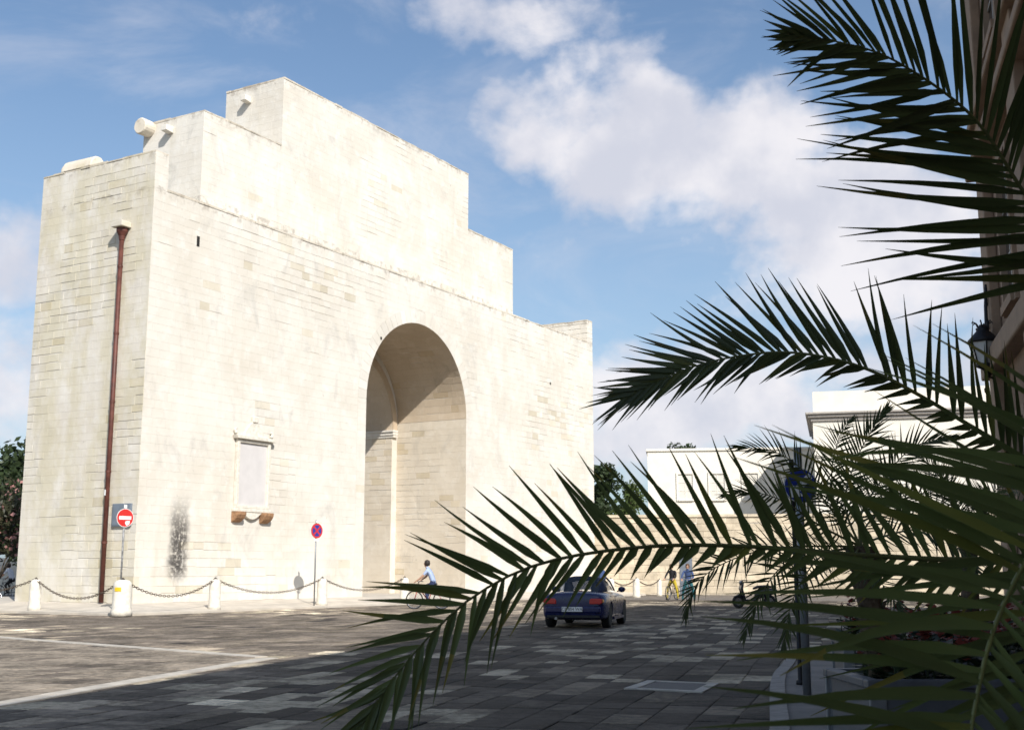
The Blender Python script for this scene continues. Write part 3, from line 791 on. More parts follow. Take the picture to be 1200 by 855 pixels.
MF = Matrix.Rotation(math.pi, 4, 'Z')
for x in (2.6, 6.8, 11, 15.2):
    for z0, z1 in ((1.2, 3.6), (5.4, 7.6), (9.6, 11.6)):
        windowbox(rb, x-.6, x+.6, z0, z1, -.004, MF)

# far side: long low white house, taller white house, dressed stone boundary wall
M_BLIND = mat('pale_shutter', (.60, .57, .51), .7, var=.05)
wl = empty('white_house', at(760, 600, 92).xy.to_3d(), R(-8)); tag(wl, 'long low white house with flat roof behind the stone boundary wall', 'house')
def zat(py, Y): return at(600, py, Y).z
x1 = (980-760)/FPX*92*1.02
MB().box((0, 0, 0), (x1, 9, zat(529, 92))).build('wall', M_WHITE, wl)
bevel(MB().box((-.12, -.12, zat(529, 92)), (x1, 9.1, zat(526, 92))).build('coping', M_WHITE, wl), .03)
for xa in (2.3, 4.7, 7.2, 9.6):
    z0 = zat(585, 92); windowbox(wl, xa, xa+1.1, z0, z0+1.9, -.006, Matrix(), M_WHITE, blind=True)
m = MB(); xs, z0 = 12.2, zat(529, 92)+.25
m.prism([(x1-2.4, z0), (x1-.1, z0), (x1-.1, z0+1.0)], -.05, 5); m.build('shadow_wedge', M_CAB, wl)  # grey wedge stands in for the triangular shadow by the tall house
th = empty('tall_house', at(957, 600, 82).xy.to_3d(), R(-15)); tag(th, 'tall cream house with heavy grey cornice and plain parapet', 'house')
zc = zat(487, 82)
MB().box((0, 0, 0), (22, 14, zc-.4)).build('wall', M_WHITE, th)
for a, b, p in ((zc-.398, zc-.15, .14), (zc-.148, zc+.05, .32), (zc+.052, zc+.2, .48)): bevel(MB().box((-p, -p, a), (22, 14, b)).build('cornice', mat('grey_cornice', (.36, .33, .30), .85, var=.12) if p == .14 else bpy.data.materials['grey_cornice'], th), .03)
MB().box((.05, .05, zc+.202), (22, 14, zat(459, 82))).build('parapet', M_WHITE, th)
for xa in (3.6, 7.6, 11.6, 15.6): windowbox(th, xa, xa+1.25, 5.6, 8.2, -.006, Matrix(), M_WHITE, blind=True)

bw = empty('boundary_wall', gw(36.5, .8, 0), math.atan2(-.16, .987)); tag(bw, 'coursed pale stone boundary wall running right from behind the gate', 'wall')
BW_Y = 76
BL, BHH = 34, 4.3
MB().box((-6, .016, 0), (BL, .8, BHH-.05)).build('core', M_STONEW, bw)
m = MB(); v = .02; rr = random.Random(5)
while v < BHH:
    h = rr.uniform(.38, .48); u = -6
    while u < BL:
        L = rr.uniform(.7, 1.5); k = rr.uniform(.40, .56); y0 = rr.uniform(-.025, .0); gb = .02 if rr.random() < .4 else .07
        m.box((u+.006, y0, v+gb), (min(u+L, BL)-.006, .015, v+h-.006), (k, k*.98, k*.93)); u += L
    v += h
tag(m.build('wall_stones', M_STONEW, bw), kind='stuff')
m = MB(); u = -6
while u < BL: m.box((u+.01, -.10, v+.002), (u+1.19, .85, v+.16), (.52, .51, .49)); u += 1.2
m.build('coping', M_STONEW, bw)
for (u, z) in ((5.5, 1.0),): MB().box((u, -.06, .03), (u+.75, -.03, 2.3)).build('door', mat('weathered_door', (.14, .16, .19), .6, var=.2), bw)

# white garden wall at far left
lw = MB().box((-14, 0, 0), (6, .35, 2.2)).build('garden_wall', M_WHITE); lw.location = at(-10, 680, 74).xy.to_3d(); tag(lw, 'low white garden wall behind the seated rider and oleander', 'wall')

# ------------------------------------------------------------------ trees
def leafcloud(clumps, n, size, rr, mb, c0=.5, dc=.14, aspect=.45):
    for _ in range(n):
        (cx, cy, cz, rad) = rr.choice(clumps)
        v = Vector((rr.gauss(0, 1), rr.gauss(0, 1), rr.gauss(0, 1)))
        v = v.normalized() * rad * (rr.random() ** .45) * (1 + .25 * noise.noise(Vector((cx, cy, cz)) + v))
        p = Vector((cx, cy, cz)) + v
        a = Vector((rr.gauss(0, 1), rr.gauss(0, 1), rr.gauss(0, .8))).normalized(); b = a.cross(Vector((rr.gauss(0, 1), rr.gauss(0, 1), rr.gauss(0, 1)))).normalized()
        s = size * rr.uniform(.6, 1.3); k = c0 + rr.uniform(-dc, dc)
        mb.add([p - a*s, p + b*s*aspect, p + a*s, p - b*s*aspect], [(0, 1, 2, 3)], (k, k, k*.95))
def tree(name, P, trunk_h, crown, n, size, label, matl, cat='tree', group=None, seed=1, tr=.16, flowers=0):
    rr = random.Random(seed); t = empty(name, P); tag(t, label, cat, group)
    m = MB(); m.tube([(0, 0, -.05), (.05, .02, trunk_h*.5), (.0, .06, trunk_h)], [tr, tr*.8, tr*.6], 8)
    for (cx, cy, cz, r) in crown[:9]:
        m.tube([(0, .03, trunk_h*.75), (cx*.5, cy*.5, (trunk_h*.8+cz)*.5), (cx, cy, cz)], [tr*.5, tr*.32, tr*.12], 6)
    m.build('trunk', M_BARK, t, True)
    m = MB(); leafcloud(crown, n, size, rr, m); m.build('crown', matl, t, fix=False)
    if flowers:
        m = MB(); leafcloud(crown, flowers, size*.9, rr, m, .5, .15, .9); m.build('blossom', M_PINK, t, fix=False)
    return t
def clumps(rr, n, rx, ry, z0, z1, r0, r1): return [(rr.uniform(-rx, rx)*(1-.5*i/n), rr.uniform(-ry, ry), z0+(z1-z0)*(i/n)+rr.uniform(-.3, .3), rr.uniform(r0, r1)) for i in range(n)]
rr = random.Random(2)
p = at(-8, 680, 68).xy.to_3d(); tree('evergreen_tree', p, 3.2, clumps(rr, 16, 2.6, 2.2, 2.6, 8.0, .9, 1.6), 5200, .20, 'dark evergreen tree rising behind the oleander at the gate', M_LEAF, seed=3, tr=.22)
p = at(22, 680, 66).xy.to_3d(); tree('evergreen_tree', p, 2.2, clumps(rr, 10, 1.0, 1.4, 2.2, 6.6, .7, 1.1), 3000, .18, 'slim dark evergreen tree close against the far edge of the gate', M_LEAF, seed=5, tr=.16)
p = at(-4, 690, 58).xy.to_3d(); tree('oleander_shrub', p, 1.2, clumps(rr, 14, 1.5, 1.3, 2.2, 5.0, .6, 1.0), 3400, .13, 'brownish oleander dotted with pale pink blossom at the gate edge', M_OLE, 'shrub', seed=7, tr=.09, flowers=420)
p = at(708, 600, 98).xy.to_3d(); tree('pine_tree', p, 4, clumps(rr, 12, 1.5, 1.5, 4.5, 10.0, .6, 1.1), 3600, .22, 'dark pine tree showing just beside the right edge of the gate', M_LEAF, seed=9, tr=.2)
p = at(742, 600, 86).xy.to_3d(); tree('garden_tree', p, 3, clumps(rr, 9, 1.3, 1.2, 4.6, 7.2, .6, 1.0), 2200, .18, 'light green tree between the pine and the low white house', M_LEAF2, seed=11, tr=.12)
p = at(806, 600, 108).xy.to_3d(); tree('garden_tree', p, 7, clumps(rr, 8, 1.9, 1.4, 10.6, 12.4, .5, .9), 2000, .2, 'dark tree top peeping over the roof of the low white house', M_LEAF, seed=13, tr=.15)

# ------------------------------------------------------------------ lantern on bracket
LP = at(1153, 409, 19.0)
lt = empty('wall_lantern', LP); tag(lt, 'ornate black iron lantern on a scrolled bracket at the brown building corner', 'lantern')
glass = mat('lantern_glass', (.62, .62, .60), .25, var=.05)
def hexring(r, z): return [(r*math.cos(R(60*i+20)), r*math.sin(R(60*i+20)), z) for i in range(6)]
m = MB(); a, b = hexring(.135, -.24), hexring(.225, .10); m.add(a + b, [(i, (i+1)%6, (i+1)%6+6, i+6) for i in range(6)]); m.build('glass', glass, lt)
for i in range(6):
    a, b = Vector(hexring(.14, -.25)[i]), Vector(hexring(.23, .11)[i]); MB().tube([a, b], .014, 6).build('bar', M_IRON, lt)
MB().lathe([(.24, .10), (.25, .14), (.20, .19), (.12, .28), (.10, .30), (.11, .34), (.07, .36), (.05, .40)], 12).build('roof', M_IRON, lt, True)
for i in range(6):
    a = R(60*i); d = Vector((math.cos(a), math.sin(a), 0))
    MB().tube([d*.08 + Vector((0, 0, .36)), d*.10 + Vector((0, 0, .42)), d*.16 + Vector((0, 0, .45)), d*.17 + Vector((0, 0, .42))], [.014, .012, .01, .008], 6).build('crown_leaf', M_IRON, lt)
MB().lathe([(.15, -.25), (.14, -.29), (.05, -.33), (.025, -.36), (.02, -.62), (.04, -.65), (.035, -.70), (.005, -.74)], 12).build('finial', M_IRON, lt, True)
wallx = FP - LP; 
def spiral(c, r, turns, start, ax1, ax2):
    pts = []
    for i in range(int(18*turns)+1):
        t = i / (18*turns); a = start + 2*math.pi*turns*t; q = r*(1 - .8*t); pts.append(Vector(c) + ax1*math.cos(a)*q + ax2*math.sin(a)*q)
    return pts
br = Vector((wallx.x, wallx.y, 0)).normalized(); up = Vector((0, 0, 1)); D_ = Vector((wallx.x, wallx.y, 0)).length - .02
m = MB()
m.tube([(0, 0, -.42), br*(D_*.5) + up*-.40, br*D_ + up*-.42], .022, 8)
m.tube([br*.27 + up*-.42, br*.30 + up*.2, br*.36 + up*.75, br*.50 + up*1.15, br*D_ + up*1.32], [.03, .034, .03, .028, .026], 8)
for (c, r, tn, st) in ((br*.40 + up*.15, .13, 1.4, 0), (br*.45 + up*.50, .12, 1.4, 2), (br*.56 + up*.92, .14, 1.5, 1), (br*.48 + up*-.22, .13, 1.4, 3), (br*.72 + up*.05, .16, 1.5, 4), (br*.75 + up*.45, .15, 1.5, 2), (br*.30 + up*-.32, .10, 1.2, 2)):
    m.tube(spiral(c, r, tn, st, br, up), .016, 6)
m.tube([br*.24 + up*-.20, br*.05 + up*-.42 , br*-.02 + up*-.36], .014, 6)
m.build('bracket', M_IRON, lt, True)
MB().box(tuple(br*D_ + Vector((-.05, -.05, -.6))), tuple(br*D_ + Vector((.05, .05, 1.5)))).build('wall_plate', M_IRON, lt)
MB().tube([br*(D_*.86) + up*-.4, br*(D_*.86) + up*1.3], .016, 6).build('stay', M_IRON, lt)

# ------------------------------------------------------------------ car
CARP = Vector((1.70, 31.05, 0)); CARZ = -math.atan2(.235, .972)
car = empty('parked_car', CARP, CARZ); tag(car, 'dark blue two-seat roadster with closed soft top seen from behind', 'car')
M_CARP = mat('navy_car_paint', (.010, .014, .075), .28, .0, var=.05, spec=.35, **{'Coat Weight': .35, 'Coat Roughness': .05})
M_TOP = mat('soft_top_fabric', (.014, .018, .045), .75, var=.15, scale=20)
M_TYRE = mat('tyre_rubber', (.018, .018, .018), .8, var=.15)
M_RIM = mat('alloy_rim', (.42, .42, .43), .3, .9, var=.05)
M_TAIL = mat('tail_red', (.50, .02, .015), .2, var=.08, spec=.6)
M_AMBER = mat('tail_amber', (.55, .20, .03), .2, var=.08)
M_BLACKP = mat('black_plastic', (.015, .015, .016), .5, var=.1)
M_CARGL = bpy.data.materials.new('car_glass'); M_CARGL.use_nodes = True
t = NT(M_CARGL.node_tree); t.n.clear()
gl = t.add('ShaderNodeBsdfGlossy', ins={'Color': (.9, .92, .95, 1), 'Roughness': .04}); tr = t.add('ShaderNodeBsdfTransparent', ins={'Color': (.90, .92, .93, 1)})
mx = t.add('ShaderNodeMixShader', ins={0: t.math('ADD', t.math('MULTIPLY', t.add('ShaderNodeFresnel', ins={'IOR': 1.45}).outputs[0], .9), .03)}); t.l.new(tr.outputs[0], mx.inputs[1]); t.l.new(gl.outputs[0], mx.inputs[2])
t.l.new(mx.outputs[0], t.add('ShaderNodeOutputMaterial').inputs[0])
ST = [(-.82, .60, .36, .62, .78), (-.79, .72, .28, .66, .85), (-.70, .79, .22, .70, .885), (-.5, .825, .20, .735, .90), (-.2, .85, .19, .755, .905), (.15, .85, .18, .75, .895), (.5, .825, .17, .73, .88),
      (1.2, .80, .17, .71, .87), (1.75, .81, .17, .71, .885), (2.2, .835, .18, .71, .86), (2.6, .84, .18, .70, .80), (2.95, .79, .20, .64, .71), (3.15, .68, .24, .56, .60), (3.23, .50, .28, .48, .50)]
def secring(y, wd, zb, zs, zt):
    half = [(wd*.55, zb), (wd*.90, zb+.015), (wd*.975, zb+.09), (wd*.99, (zb+zs)*.5), (wd, zs-.06), (wd*.985, zs), (wd*.93, zs+(zt-zs)*.55), (wd*.78, zt-.025), (wd*.42, zt)]
    pts = [(x, y, z) for x, z in half] + [(0, y, zt+.006)] + [(-x, y, z) for x, z in half[::-1]] + [(0, y, zb)]
    return pts
mb = MB(); rings = [secring(*s) for s in ST]; n = len(rings[0]); vs = [v for r in rings for v in r]
fs = [(i*n+j, i*n+(j+1)%n, (i+1)*n+(j+1)%n, (i+1)*n+j) for i in range(len(rings)-1) for j in range(n)] + [tuple(range(n)), tuple((len(rings)-1)*n+j for j in range(n))]
body = mb.add(vs, fs).build('body', M_CARP, car, True)
ss = body.modifiers.new('sub', 'SUBSURF'); ss.levels = 2; ss.render_levels = 2
cut = MB()
for s in (-1, 1):
    for y in (0, 2.45): cut.lathe([(.345, s*.52), (.345, s*1.2)], 28, M=Matrix.Translation((0, y, .31)) @ Matrix.Rotation(R(90), 4, 'Y'))
cutter = cut.build('cutter', M_BLACKP, car)
bo = body.modifiers.new('cut', 'BOOLEAN'); bo.operation = 'DIFFERENCE'; bo.object = cutter; bo.solver = 'EXACT'
bpy.context.view_layer.update(); bake(body); bpy.data.objects.remove(cutter)
body.data.polygons.foreach_set('use_smooth', [True]*len(body.data.polygons))
es = body.modifiers.new('es', 'EDGE_SPLIT'); es.split_angle = R(40)
for y in (0, 2.45):
    for s in (-1, 1):
        wh = MB().lathe([(.21, -.10), (.29, -.105), (.315, -.08), (.32, 0), (.315, .08), (.29, .105), (.21, .10)], 28, M=Matrix.Translation((s*.715, y, .318)) @ Matrix.Rotation(R(90), 4, 'Y')).build('wheel', M_TYRE, car, True)
        rm = MB().lathe([(.20, -.02), (.215, .085), (.20, .09), (.185, .05), (.07, .03), (.05, .07), (.01, .075)], 20, M=Matrix.Translation((s*.715, y, .318)) @ Matrix.Rotation(R(90)*s, 4, 'Y')).build('rim', M_RIM, wh)
        for k in range(5):
            a = R(72*k+10); d = Vector((0, math.cos(a), math.sin(a))); q = Vector((0, -math.sin(a), math.cos(a)))
            c0 = Vector((s*.79, y, .318)); MB().add([c0+d*.05+q*.03, c0+d*.05-q*.03, c0+d*.19-q*.018+Vector((s*.012,0,0)), c0+d*.19+q*.018+Vector((s*.012,0,0))], [(0, 1, 2, 3)]).build('spoke', M_RIM, wh)
MB().box((-.60, -.4, .20), (.60, 2.9, .34)).build('underside', M_BLACKP, car)
# canopy grid
CST = [(-.02, .60, .885, .89, .895, .9), (.16, .645, .89, 1.03, 1.08, 1.09), (.36, .655, .885, 1.16, 1.215, 1.23), (.60, .655, .885, 1.215, 1.265, 1.28), (1.05, .655, .885, 1.21, 1.255, 1.27), (1.32, .66, .89, 1.12, 1.165, 1.18), (1.72, .66, .895, .905, .91, .915)]
grid = []
for (y, wd, z0, z1, z2, z3) in CST:
    half = [(wd, z0), (wd*.95, z0+(z1-z0)*.48), (wd*.82, z0+(z1-z0)*.90), (wd*.56, z1+(z2-z1)*.75), (wd*.28, z2+(z3-z2)*.7)]
    grid.append([(x, y, z) for x, z in half] + [(0, y, z3)] + [(-x, y, z) for x, z in half[::-1]])
gv = [v for r in grid for v in r]; gn_ = 11
sel = {'soft_top': [], 'rear_window': [], 'side_window': [], 'side_window2': [], 'windscreen': []}
for i in range(len(grid)-1):
    for j in range(gn_-1):
        f = (i*gn_+j, i*gn_+j+1, (i+1)*gn_+j+1, (i+1)*gn_+j)
        edge = j in (0, 1, 8, 9)
        if i in (0, 1) and j in (2, 3, 4, 5, 6, 7): k = 'rear_window'
        elif i in (3, 4) and edge: k = 'side_window' if j < 5 else 'side_window2'
        elif i == 5 and edge: k = 'soft_top' if False else ('side_window' if j < 5 else 'side_window2')
        elif i == 5: k = 'windscreen'
        else: k = 'soft_top'
        sel[k].append(f)
for k, f in sel.items():
    us = sorted({i for q_ in f for i in q_}); mp = {a_: b_ for b_, a_ in enumerate(us)}
    o = MB().add([gv[i] for i in us], [tuple(mp[i] for i in q_) for q_ in f]).build(k.replace('2', ''), M_TOP if k == 'soft_top' else M_CARGL, car, True)
    if k == 'soft_top': sm = o.modifiers.new('sol', 'SOLIDIFY'); sm.thickness = .025
for s in (-1, 1):
    MB().tube([(s*.655, 1.70, .90), (s*.60, 1.33, 1.13), (s*.55, 1.06, 1.23)], .022, 8).build('pillar', M_CARP, car, True)
    m = MB(); m.lathe([(.02, -.12), (.12, -.10), (.17, .10), (.15, .30), (.13, .42), (.10, .56), (.02, .60)], 12, (s*.36, .55, .55), sq=.5); m.build('seat', M_BLACKP, car, True)
    m = MB(); m.lathe([(.01, -.075), (.05, -.06), (.075, 0), (.06, .05), (.01, .075)], 12, M=Matrix.Translation((s*.90, 1.42, .93)) @ Matrix.Scale(1.35, 4, (1, 0, 0))); m.tube([(s*.78, 1.40, .88), (s*.88, 1.42, .91)], .02, 6); m.build('mirror', M_CARP, car, True)
    tl = MB(); prof = [(.42, .60), (.70, .60), (.745, .64), (.74, .715), (.68, .735), (.46, .735), (.42, .70)]
    M = Matrix.Scale(s, 4, (1, 0, 0))
    tl.prism(prof, -.835, -.70, M=M); bevel(tl.build('tail_light', M_TAIL, car), .015)
    tl = MB(); tl.prism([(.70, .61), (.775, .65), (.77, .71), (.735, .72), (.735, .63)], -.80, -.62, M=M); bevel(tl.build('indicator', M_AMBER, car), .01)
    MB().box((s*.825-.03, .42, .19), (s*.825+.03, 2.05, .26)).build('sill', M_CARP, car)
    MB().tube([(s*.42, -.86, .25), (s*.42, -.55, .26)], .035, 10).build('exhaust_pipe', M_RIM, car) if s < 0 else None
    # door cut and handle
    MB().box((s*.838-.004, .62, .30), (s*.838+.004, .632, .78)).build('door_gap', M_BLACKP, car)
    bevel(MB().box((s*.84-.012, .68, .66), (s*.84+.012, .84, .685)).build('door_handle', M_CARP, car), .004)
bevel(MB().box((-.70, -.845, .38), (.70, -.70, .54)).build('bumper', M_CARP, car), .04)
MB().box((-.66, -.825, .27), (.66, -.72, .33)).build('lower_valance', M_BLACKP, car)
pl = bevel(MB().box((-.27, -.872, .415), (.25, -.846, .53)).build('number_plate', M_WPAINT, car), .004)
bg_ = MB(); bg_.lathe([(.035, 0), (.035, .012), (.01, .014)], 16, M=Matrix.Translation((0, -.80, .775)) @ Matrix.Rotation(R(90), 4, 'X')); bg_.build('badge', M_RIM, car)
def text(body_, size, M, parent, matl, name='lettering'):
    cu = bpy.data.curves.new('txt', 'FONT'); cu.body = body_; cu.size = size; cu.align_x = 'CENTER'; cu.align_y = 'CENTER'; cu.extrude = .001
    to = bpy.data.objects.new('txt', cu); col.objects.link(to); bpy.context.view_layer.update()
    me = bpy.data.meshes.new_from_object(to.evaluated_get(bpy.context.evaluated_depsgraph_get())); bpy.data.objects.remove(to)
    me.transform(M); me.materials.clear(); me.materials.append(matl); return link(name, me, parent)
text('CE 804 WA', .105, Matrix.Translation((-.01, -.8735, .4725)) @ Matrix.Rotation(R(90), 4, 'X'), pl, M_BLACKP)
MB().box((-.10, -.02, .905), (.10, .02, .925)).build('brake_light', M_TAIL, car)

# ------------------------------------------------------------------ people, bicycles, scooter
def skinmat(n, c, r=.6): return mat(n, c, r, var=.08, scale=10)
M_SKIN = skinmat('skin', (.42, .24, .16)); M_HAIR = skinmat('dark_hair', (.02, .015, .012)); M_HAIR2 = skinmat('brown_hair', (.08, .04, .02))
cloth = {k: skinmat('cloth_' + k, c, .85) for k, c in dict(navy=(.02, .03, .08), black=(.015, .015, .018), white=(.62, .63, .68), paleblue=(.34, .42, .60), yellow=(.45, .34, .03), teal=(.02, .11, .13), blue=(.04, .07, .17), denim=(.05, .07, .13), red=(.35, .03, .04), grey=(.12, .12, .13), beige=(.35, .28, .2)).items()}
def figure(name, P, rz, J, shirt, trousers, label, hair=M_HAIR, shoes='black', sleeve=False):
    """one continuous skinned body; J gives joints (x right, y forward, z up)"""
    V = []; E = []; Rr = []; idx = {}
    def v(k, p, r, par=None):
        idx[k] = len(V); V.append(Vector(p)); Rr.append(r)
        if par is not None: E.append((idx[par], idx[k]))
    v('pel', J['pel'], (.15, .12)); v('wst', Vector(J['pel']).lerp(Vector(J['chest']), .5), (.135, .105), 'pel'); v('chest', J['chest'], (.165, .12), 'wst'); v('neck', J['neck'], (.055, .055), 'chest')
    H0 = Vector(J['head']); v('jaw', H0 + Vector((0, .02, -.045)), (.062, .072), 'neck'); v('head', H0 + Vector((0, .01, .05)), (.078, .095), 'jaw'); v('crown', H0 + Vector((0, 0, .125)), (.06, .07), 'head')
    v('nose', H0 + Vector((0, .115, .03)), (.014, .018), 'head')
    for s, k in ((1, 'r'), (-1, 'l')):
        sh = Vector(J['sh' + k]); v('sh'+k, sh, (.065, .065), 'chest'); v('el'+k, J['el'+k], (.045, .045), 'sh'+k); v('wr'+k, J['ha'+k], (.030, .030), 'el'+k)
        d = (Vector(J['ha'+k]) - Vector(J['el'+k])).normalized(); v('pa'+k, Vector(J['ha'+k]) + d*.06, (.036, .022), 'wr'+k)
        a = d.cross(Vector((0, 0, 1))).normalized() if abs(d.z) < .95 else Vector((0, 1, 0))
        for f in range(4):
            q = Vector(J['ha'+k]) + d*(.085) + a*(f-1.5)*.02; ln = (.06, .075, .07, .05)[f]
            v('f%d%s' % (f, k), q + d*ln*.5, (.0095, .0095), 'pa'+k); v('g%d%s' % (f, k), q + d*ln + Vector((0, 0, -.018)), (.008, .008), 'f%d%s' % (f, k))
        v('th'+k, Vector(J['ha'+k]) + d*.05 - a*.045 , (.0105, .0105), 'pa'+k)
        v('hip'+k, J['hip'+k], (.095, .10), 'pel'); v('kn'+k, J['kn'+k], (.062, .065), 'hip'+k); v('an'+k, J['an'+k], (.042, .045), 'kn'+k)
        an = Vector(J['an'+k]); v('toe'+k, an + Vector((0, .17, -.05)), (.042, .03), 'an'+k)
    me = bpy.data.meshes.new('body'); me.from_pydata(V, E, []); root = empty(name, P, rz); tag(root, label, 'person')
    o = link('body', me, root); sk = o.modifiers.new('skin', 'SKIN'); sk.use_smooth_shade = True
    for i, d in enumerate(me.skin_vertices[0].data): d.radius = Rr[i]; d.use_root = (i == 0)
    sub = o.modifiers.new('sub', 'SUBSURF'); sub.levels = 1; sub.render_levels = 1
    bpy.context.view_layer.update(); bake(o); me = o.data
    me.materials.clear()
    for mm in (M_SKIN, cloth[shirt], cloth[trousers], cloth[shoes]): me.materials.append(mm)
    def segd(p, a, b): 
        a, b = Vector(a), Vector(b); t_ = max(0, min(1, (p-a).dot(b-a)/max(1e-6, (b-a).length_squared))); return (p - a.lerp(b, t_)).length
    pel, nk = Vector(J['pel']), Vector(J['neck'])
    for pg in me.polygons:
        c = pg.center; ds = {}
        ds[1] = min(segd(c, pel + (nk-pel)*.18, nk - (nk-pel)*.06) - .08, *(segd(c, J['sh'+k], Vector(J['sh'+k]).lerp(Vector(J['el'+k]), 1.0 if sleeve else .6)) - .02 for k in 'rl'), *([segd(c, J['el'+k], J['ha'+k]) for k in 'rl'] if sleeve else [9]))
        ds[0] = min(segd(c, nk + Vector((0, 0, .02)), H0 + Vector((0, 0, .1))) - .04, *(segd(c, Vector(J['el'+k]).lerp(Vector(J['sh'+k]), 0 if sleeve else .3), Vector(J['ha'+k])) if not sleeve else 9 for k in 'rl'), *(segd(c, J['ha'+k], Vector(J['ha'+k]) + (Vector(J['ha'+k])-Vector(J['el'+k])).normalized()*.15) - .015 for k in 'rl'))
        ds[2] = min(segd(c, J['hipr'], J['hipl']) - .07, *(segd(c, J['hip'+k], J['kn'+k]) - .03 for k in 'rl'), *(segd(c, J['kn'+k], Vector(J['an'+k])) - .01 for k in 'rl'))
        ds[3] = min(segd(c, Vector(J['an'+k]) + Vector((0, 0, -.03)), Vector(J['an'+k]) + Vector((0, .17, -.05))) for k in 'rl')
        pg.material_index = min(ds, key=ds.get)
    m = MB(); m.lathe([(.02, .185), (.06, .175), (.09, .14), (.102, .08), (.10, .02), (.085, -.03)], 14, tuple(H0 + Vector((0, -.025, .0))), sq=1.08); m.build('hair', hair, root, True)
    for s in (-1, 1): MB().lathe([(.002, -.009), (.010, 0), (.002, .009)], 8, tuple(H0 + Vector((s*.032, .098, .055)))).build('eye', M_BLACKP, root)
    return root
RIDE = dict(pel=(0, -.24, .99), chest=(0, -.02, 1.38), neck=(0, .05, 1.53), head=(0, .09, 1.64), shr=(.19, .0, 1.44), shl=(-.19, .0, 1.44), elr=(.25, .18, 1.20), ell=(-.25, .18, 1.20), har=(.25, .38, 1.06), hal=(-.25, .38, 1.06),
            hipr=(.10, -.22, .94), hipl=(-.10, -.22, .94), knr=(.12, .17, .86), knl=(-.12, .10, .70), anr=(.12, .02, .50), anl=(-.12, -.04, .30))
STAND = dict(pel=(0, 0, .95), chest=(0, .01, 1.32), neck=(0, .0, 1.48), head=(0, .03, 1.60), shr=(.19, 0, 1.40), shl=(-.19, 0, 1.40), elr=(.25, -.05, 1.12), ell=(-.25, .02, 1.12), har=(.25, .08, .92), hal=(-.25, .16, .92),
             hipr=(.10, 0, .90), hipl=(-.10, 0, .90), knr=(.10, .10, .50), knl=(-.10, -.04, .49), anr=(.10, .14, .09), anl=(-.10, -.22, .11))
STRADDLE = dict(STAND, pel=(0, -.06, .93), hipr=(.12, -.06, .88), hipl=(-.12, -.06, .88), knr=(.24, .0, .48), knl=(-.24, -.05, .48), anr=(.28, -.02, .085), anl=(-.28, -.06, .085), elr=(.28, .16, 1.14), ell=(-.28, .16, 1.14), har=(.25, .36, 1.03), hal=(-.25, .36, 1.03), chest=(0, .02, 1.31), neck=(0, .05, 1.46), head=(0, .08, 1.58))
def bicycle(P, rz, paint, label):
    b = empty('bicycle', P, rz); tag(b, label, 'bicycle')
    for y in (-.52, .55):
        w_ = MB().torus((0, y, .345), .325, .02, 'x', 32, 6).build('wheel', M_TYRE, b, True)
        MB().torus((0, y, .345), .30, .010, 'x', 28, 5).build('rim', M_RIM, w_)
        sp = MB()
        for k in range(9): a = R(20*k); d = Vector((0, math.cos(a), math.sin(a)))*.30; c = Vector((0, y, .345)); sp.tube([c-d, c+d], .003, 4)
        sp.build('spokes', M_RIM, w_)
    f = MB(); bb, hd, st, ra, fa = (0, 0, .30), (0, .40, .82), (0, -.18, .84), (0, -.52, .345), (0, .55, .345)
    for a, c, r in ((bb, hd, .02), (st, hd, .018), (bb, st, .018), (bb, ra, .012), (st, ra, .011), (hd, fa, .016)): f.tube([a, c], r, 8)
    f.build('frame', paint, b, True)
    h = MB(); h.tube([(0, .40, .82), (0, .38, 1.02)], .016, 8); h.tube([(-.28, .30, 1.02), (-.18, .38, 1.03), (0, .39, 1.02), (.18, .38, 1.03), (.28, .30, 1.02)], .014, 8); h.build('handlebar', M_GREY, b, True)
    s = MB(); s.prism([(-.13, .0), (.16, .0), (.16, .02), (0, .05), (-.13, .06)], -.08, .08, M=Matrix.Translation((0, -.19, .90)) @ Matrix.Rotation(R(90), 4, 'Z')); s.tube([(0, -.18, .84), (0, -.19, .91)], .014, 6); bevel(s.build('saddle', M_BLACKP, b), .02)
    c = MB(); c.lathe([(.09, -.006), (.09, .006)], 16, M=Matrix.Translation((.04, 0, .30)) @ Matrix.Rotation(R(90), 4, 'Y')); c.tube([(.07, 0, .30), (.07, .10, .43)], .012, 6); c.tube([(-.07, 0, .30), (-.07, -.08, .20)], .012, 6); c.box((.07, .05, .42), (.16, .14, .44)); c.box((-.16, -.13, .19), (-.07, -.04, .21)); c.build('crankset', M_GREY, b)
    return b
M_BRED = mat('red_frame_paint', (.40, .03, .03), .35, var=.1); M_BBLK = mat('black_frame_paint', (.02, .02, .022), .35, var=.1); M_BTEAL = mat('teal_frame_paint', (.03, .15, .17), .35, var=.1)
cy = gnd(502, 711.5, .06); cy.z = walk_z((cy-GC).dot(GN)) if (cy-GC).dot(GN) < 2.4 else 0.0
bicycle(cy, R(78), M_BRED, 'red bicycle ridden past the arch by the person in pale shirt')
figure('person', cy, R(78), RIDE, 'paleblue', 'navy', 'person in pale shirt riding a bicycle past the arch', M_HAIR)
p1 = gnd(788, 702.5); p2 = gnd(799, 703.5)
bicycle(p1, R(150), M_BBLK, 'black bicycle under the person wearing the dark top'); figure('person', p1, R(150), STRADDLE, 'black', 'yellow', 'person in dark top and yellow bottoms astride a bicycle near the boundary wall', M_HAIR2, 'black', True)
bicycle(p2 + Vector((.25, -.5, 0)), R(165), M_BTEAL, 'bicycle under the person in teal clothes'); figure('person', p2 + Vector((.25, -.5, 0)), R(165), STRADDLE, 'blue', 'teal', 'person in blue and teal clothes astride a bicycle near the boundary wall', M_HAIR2, 'black', True)
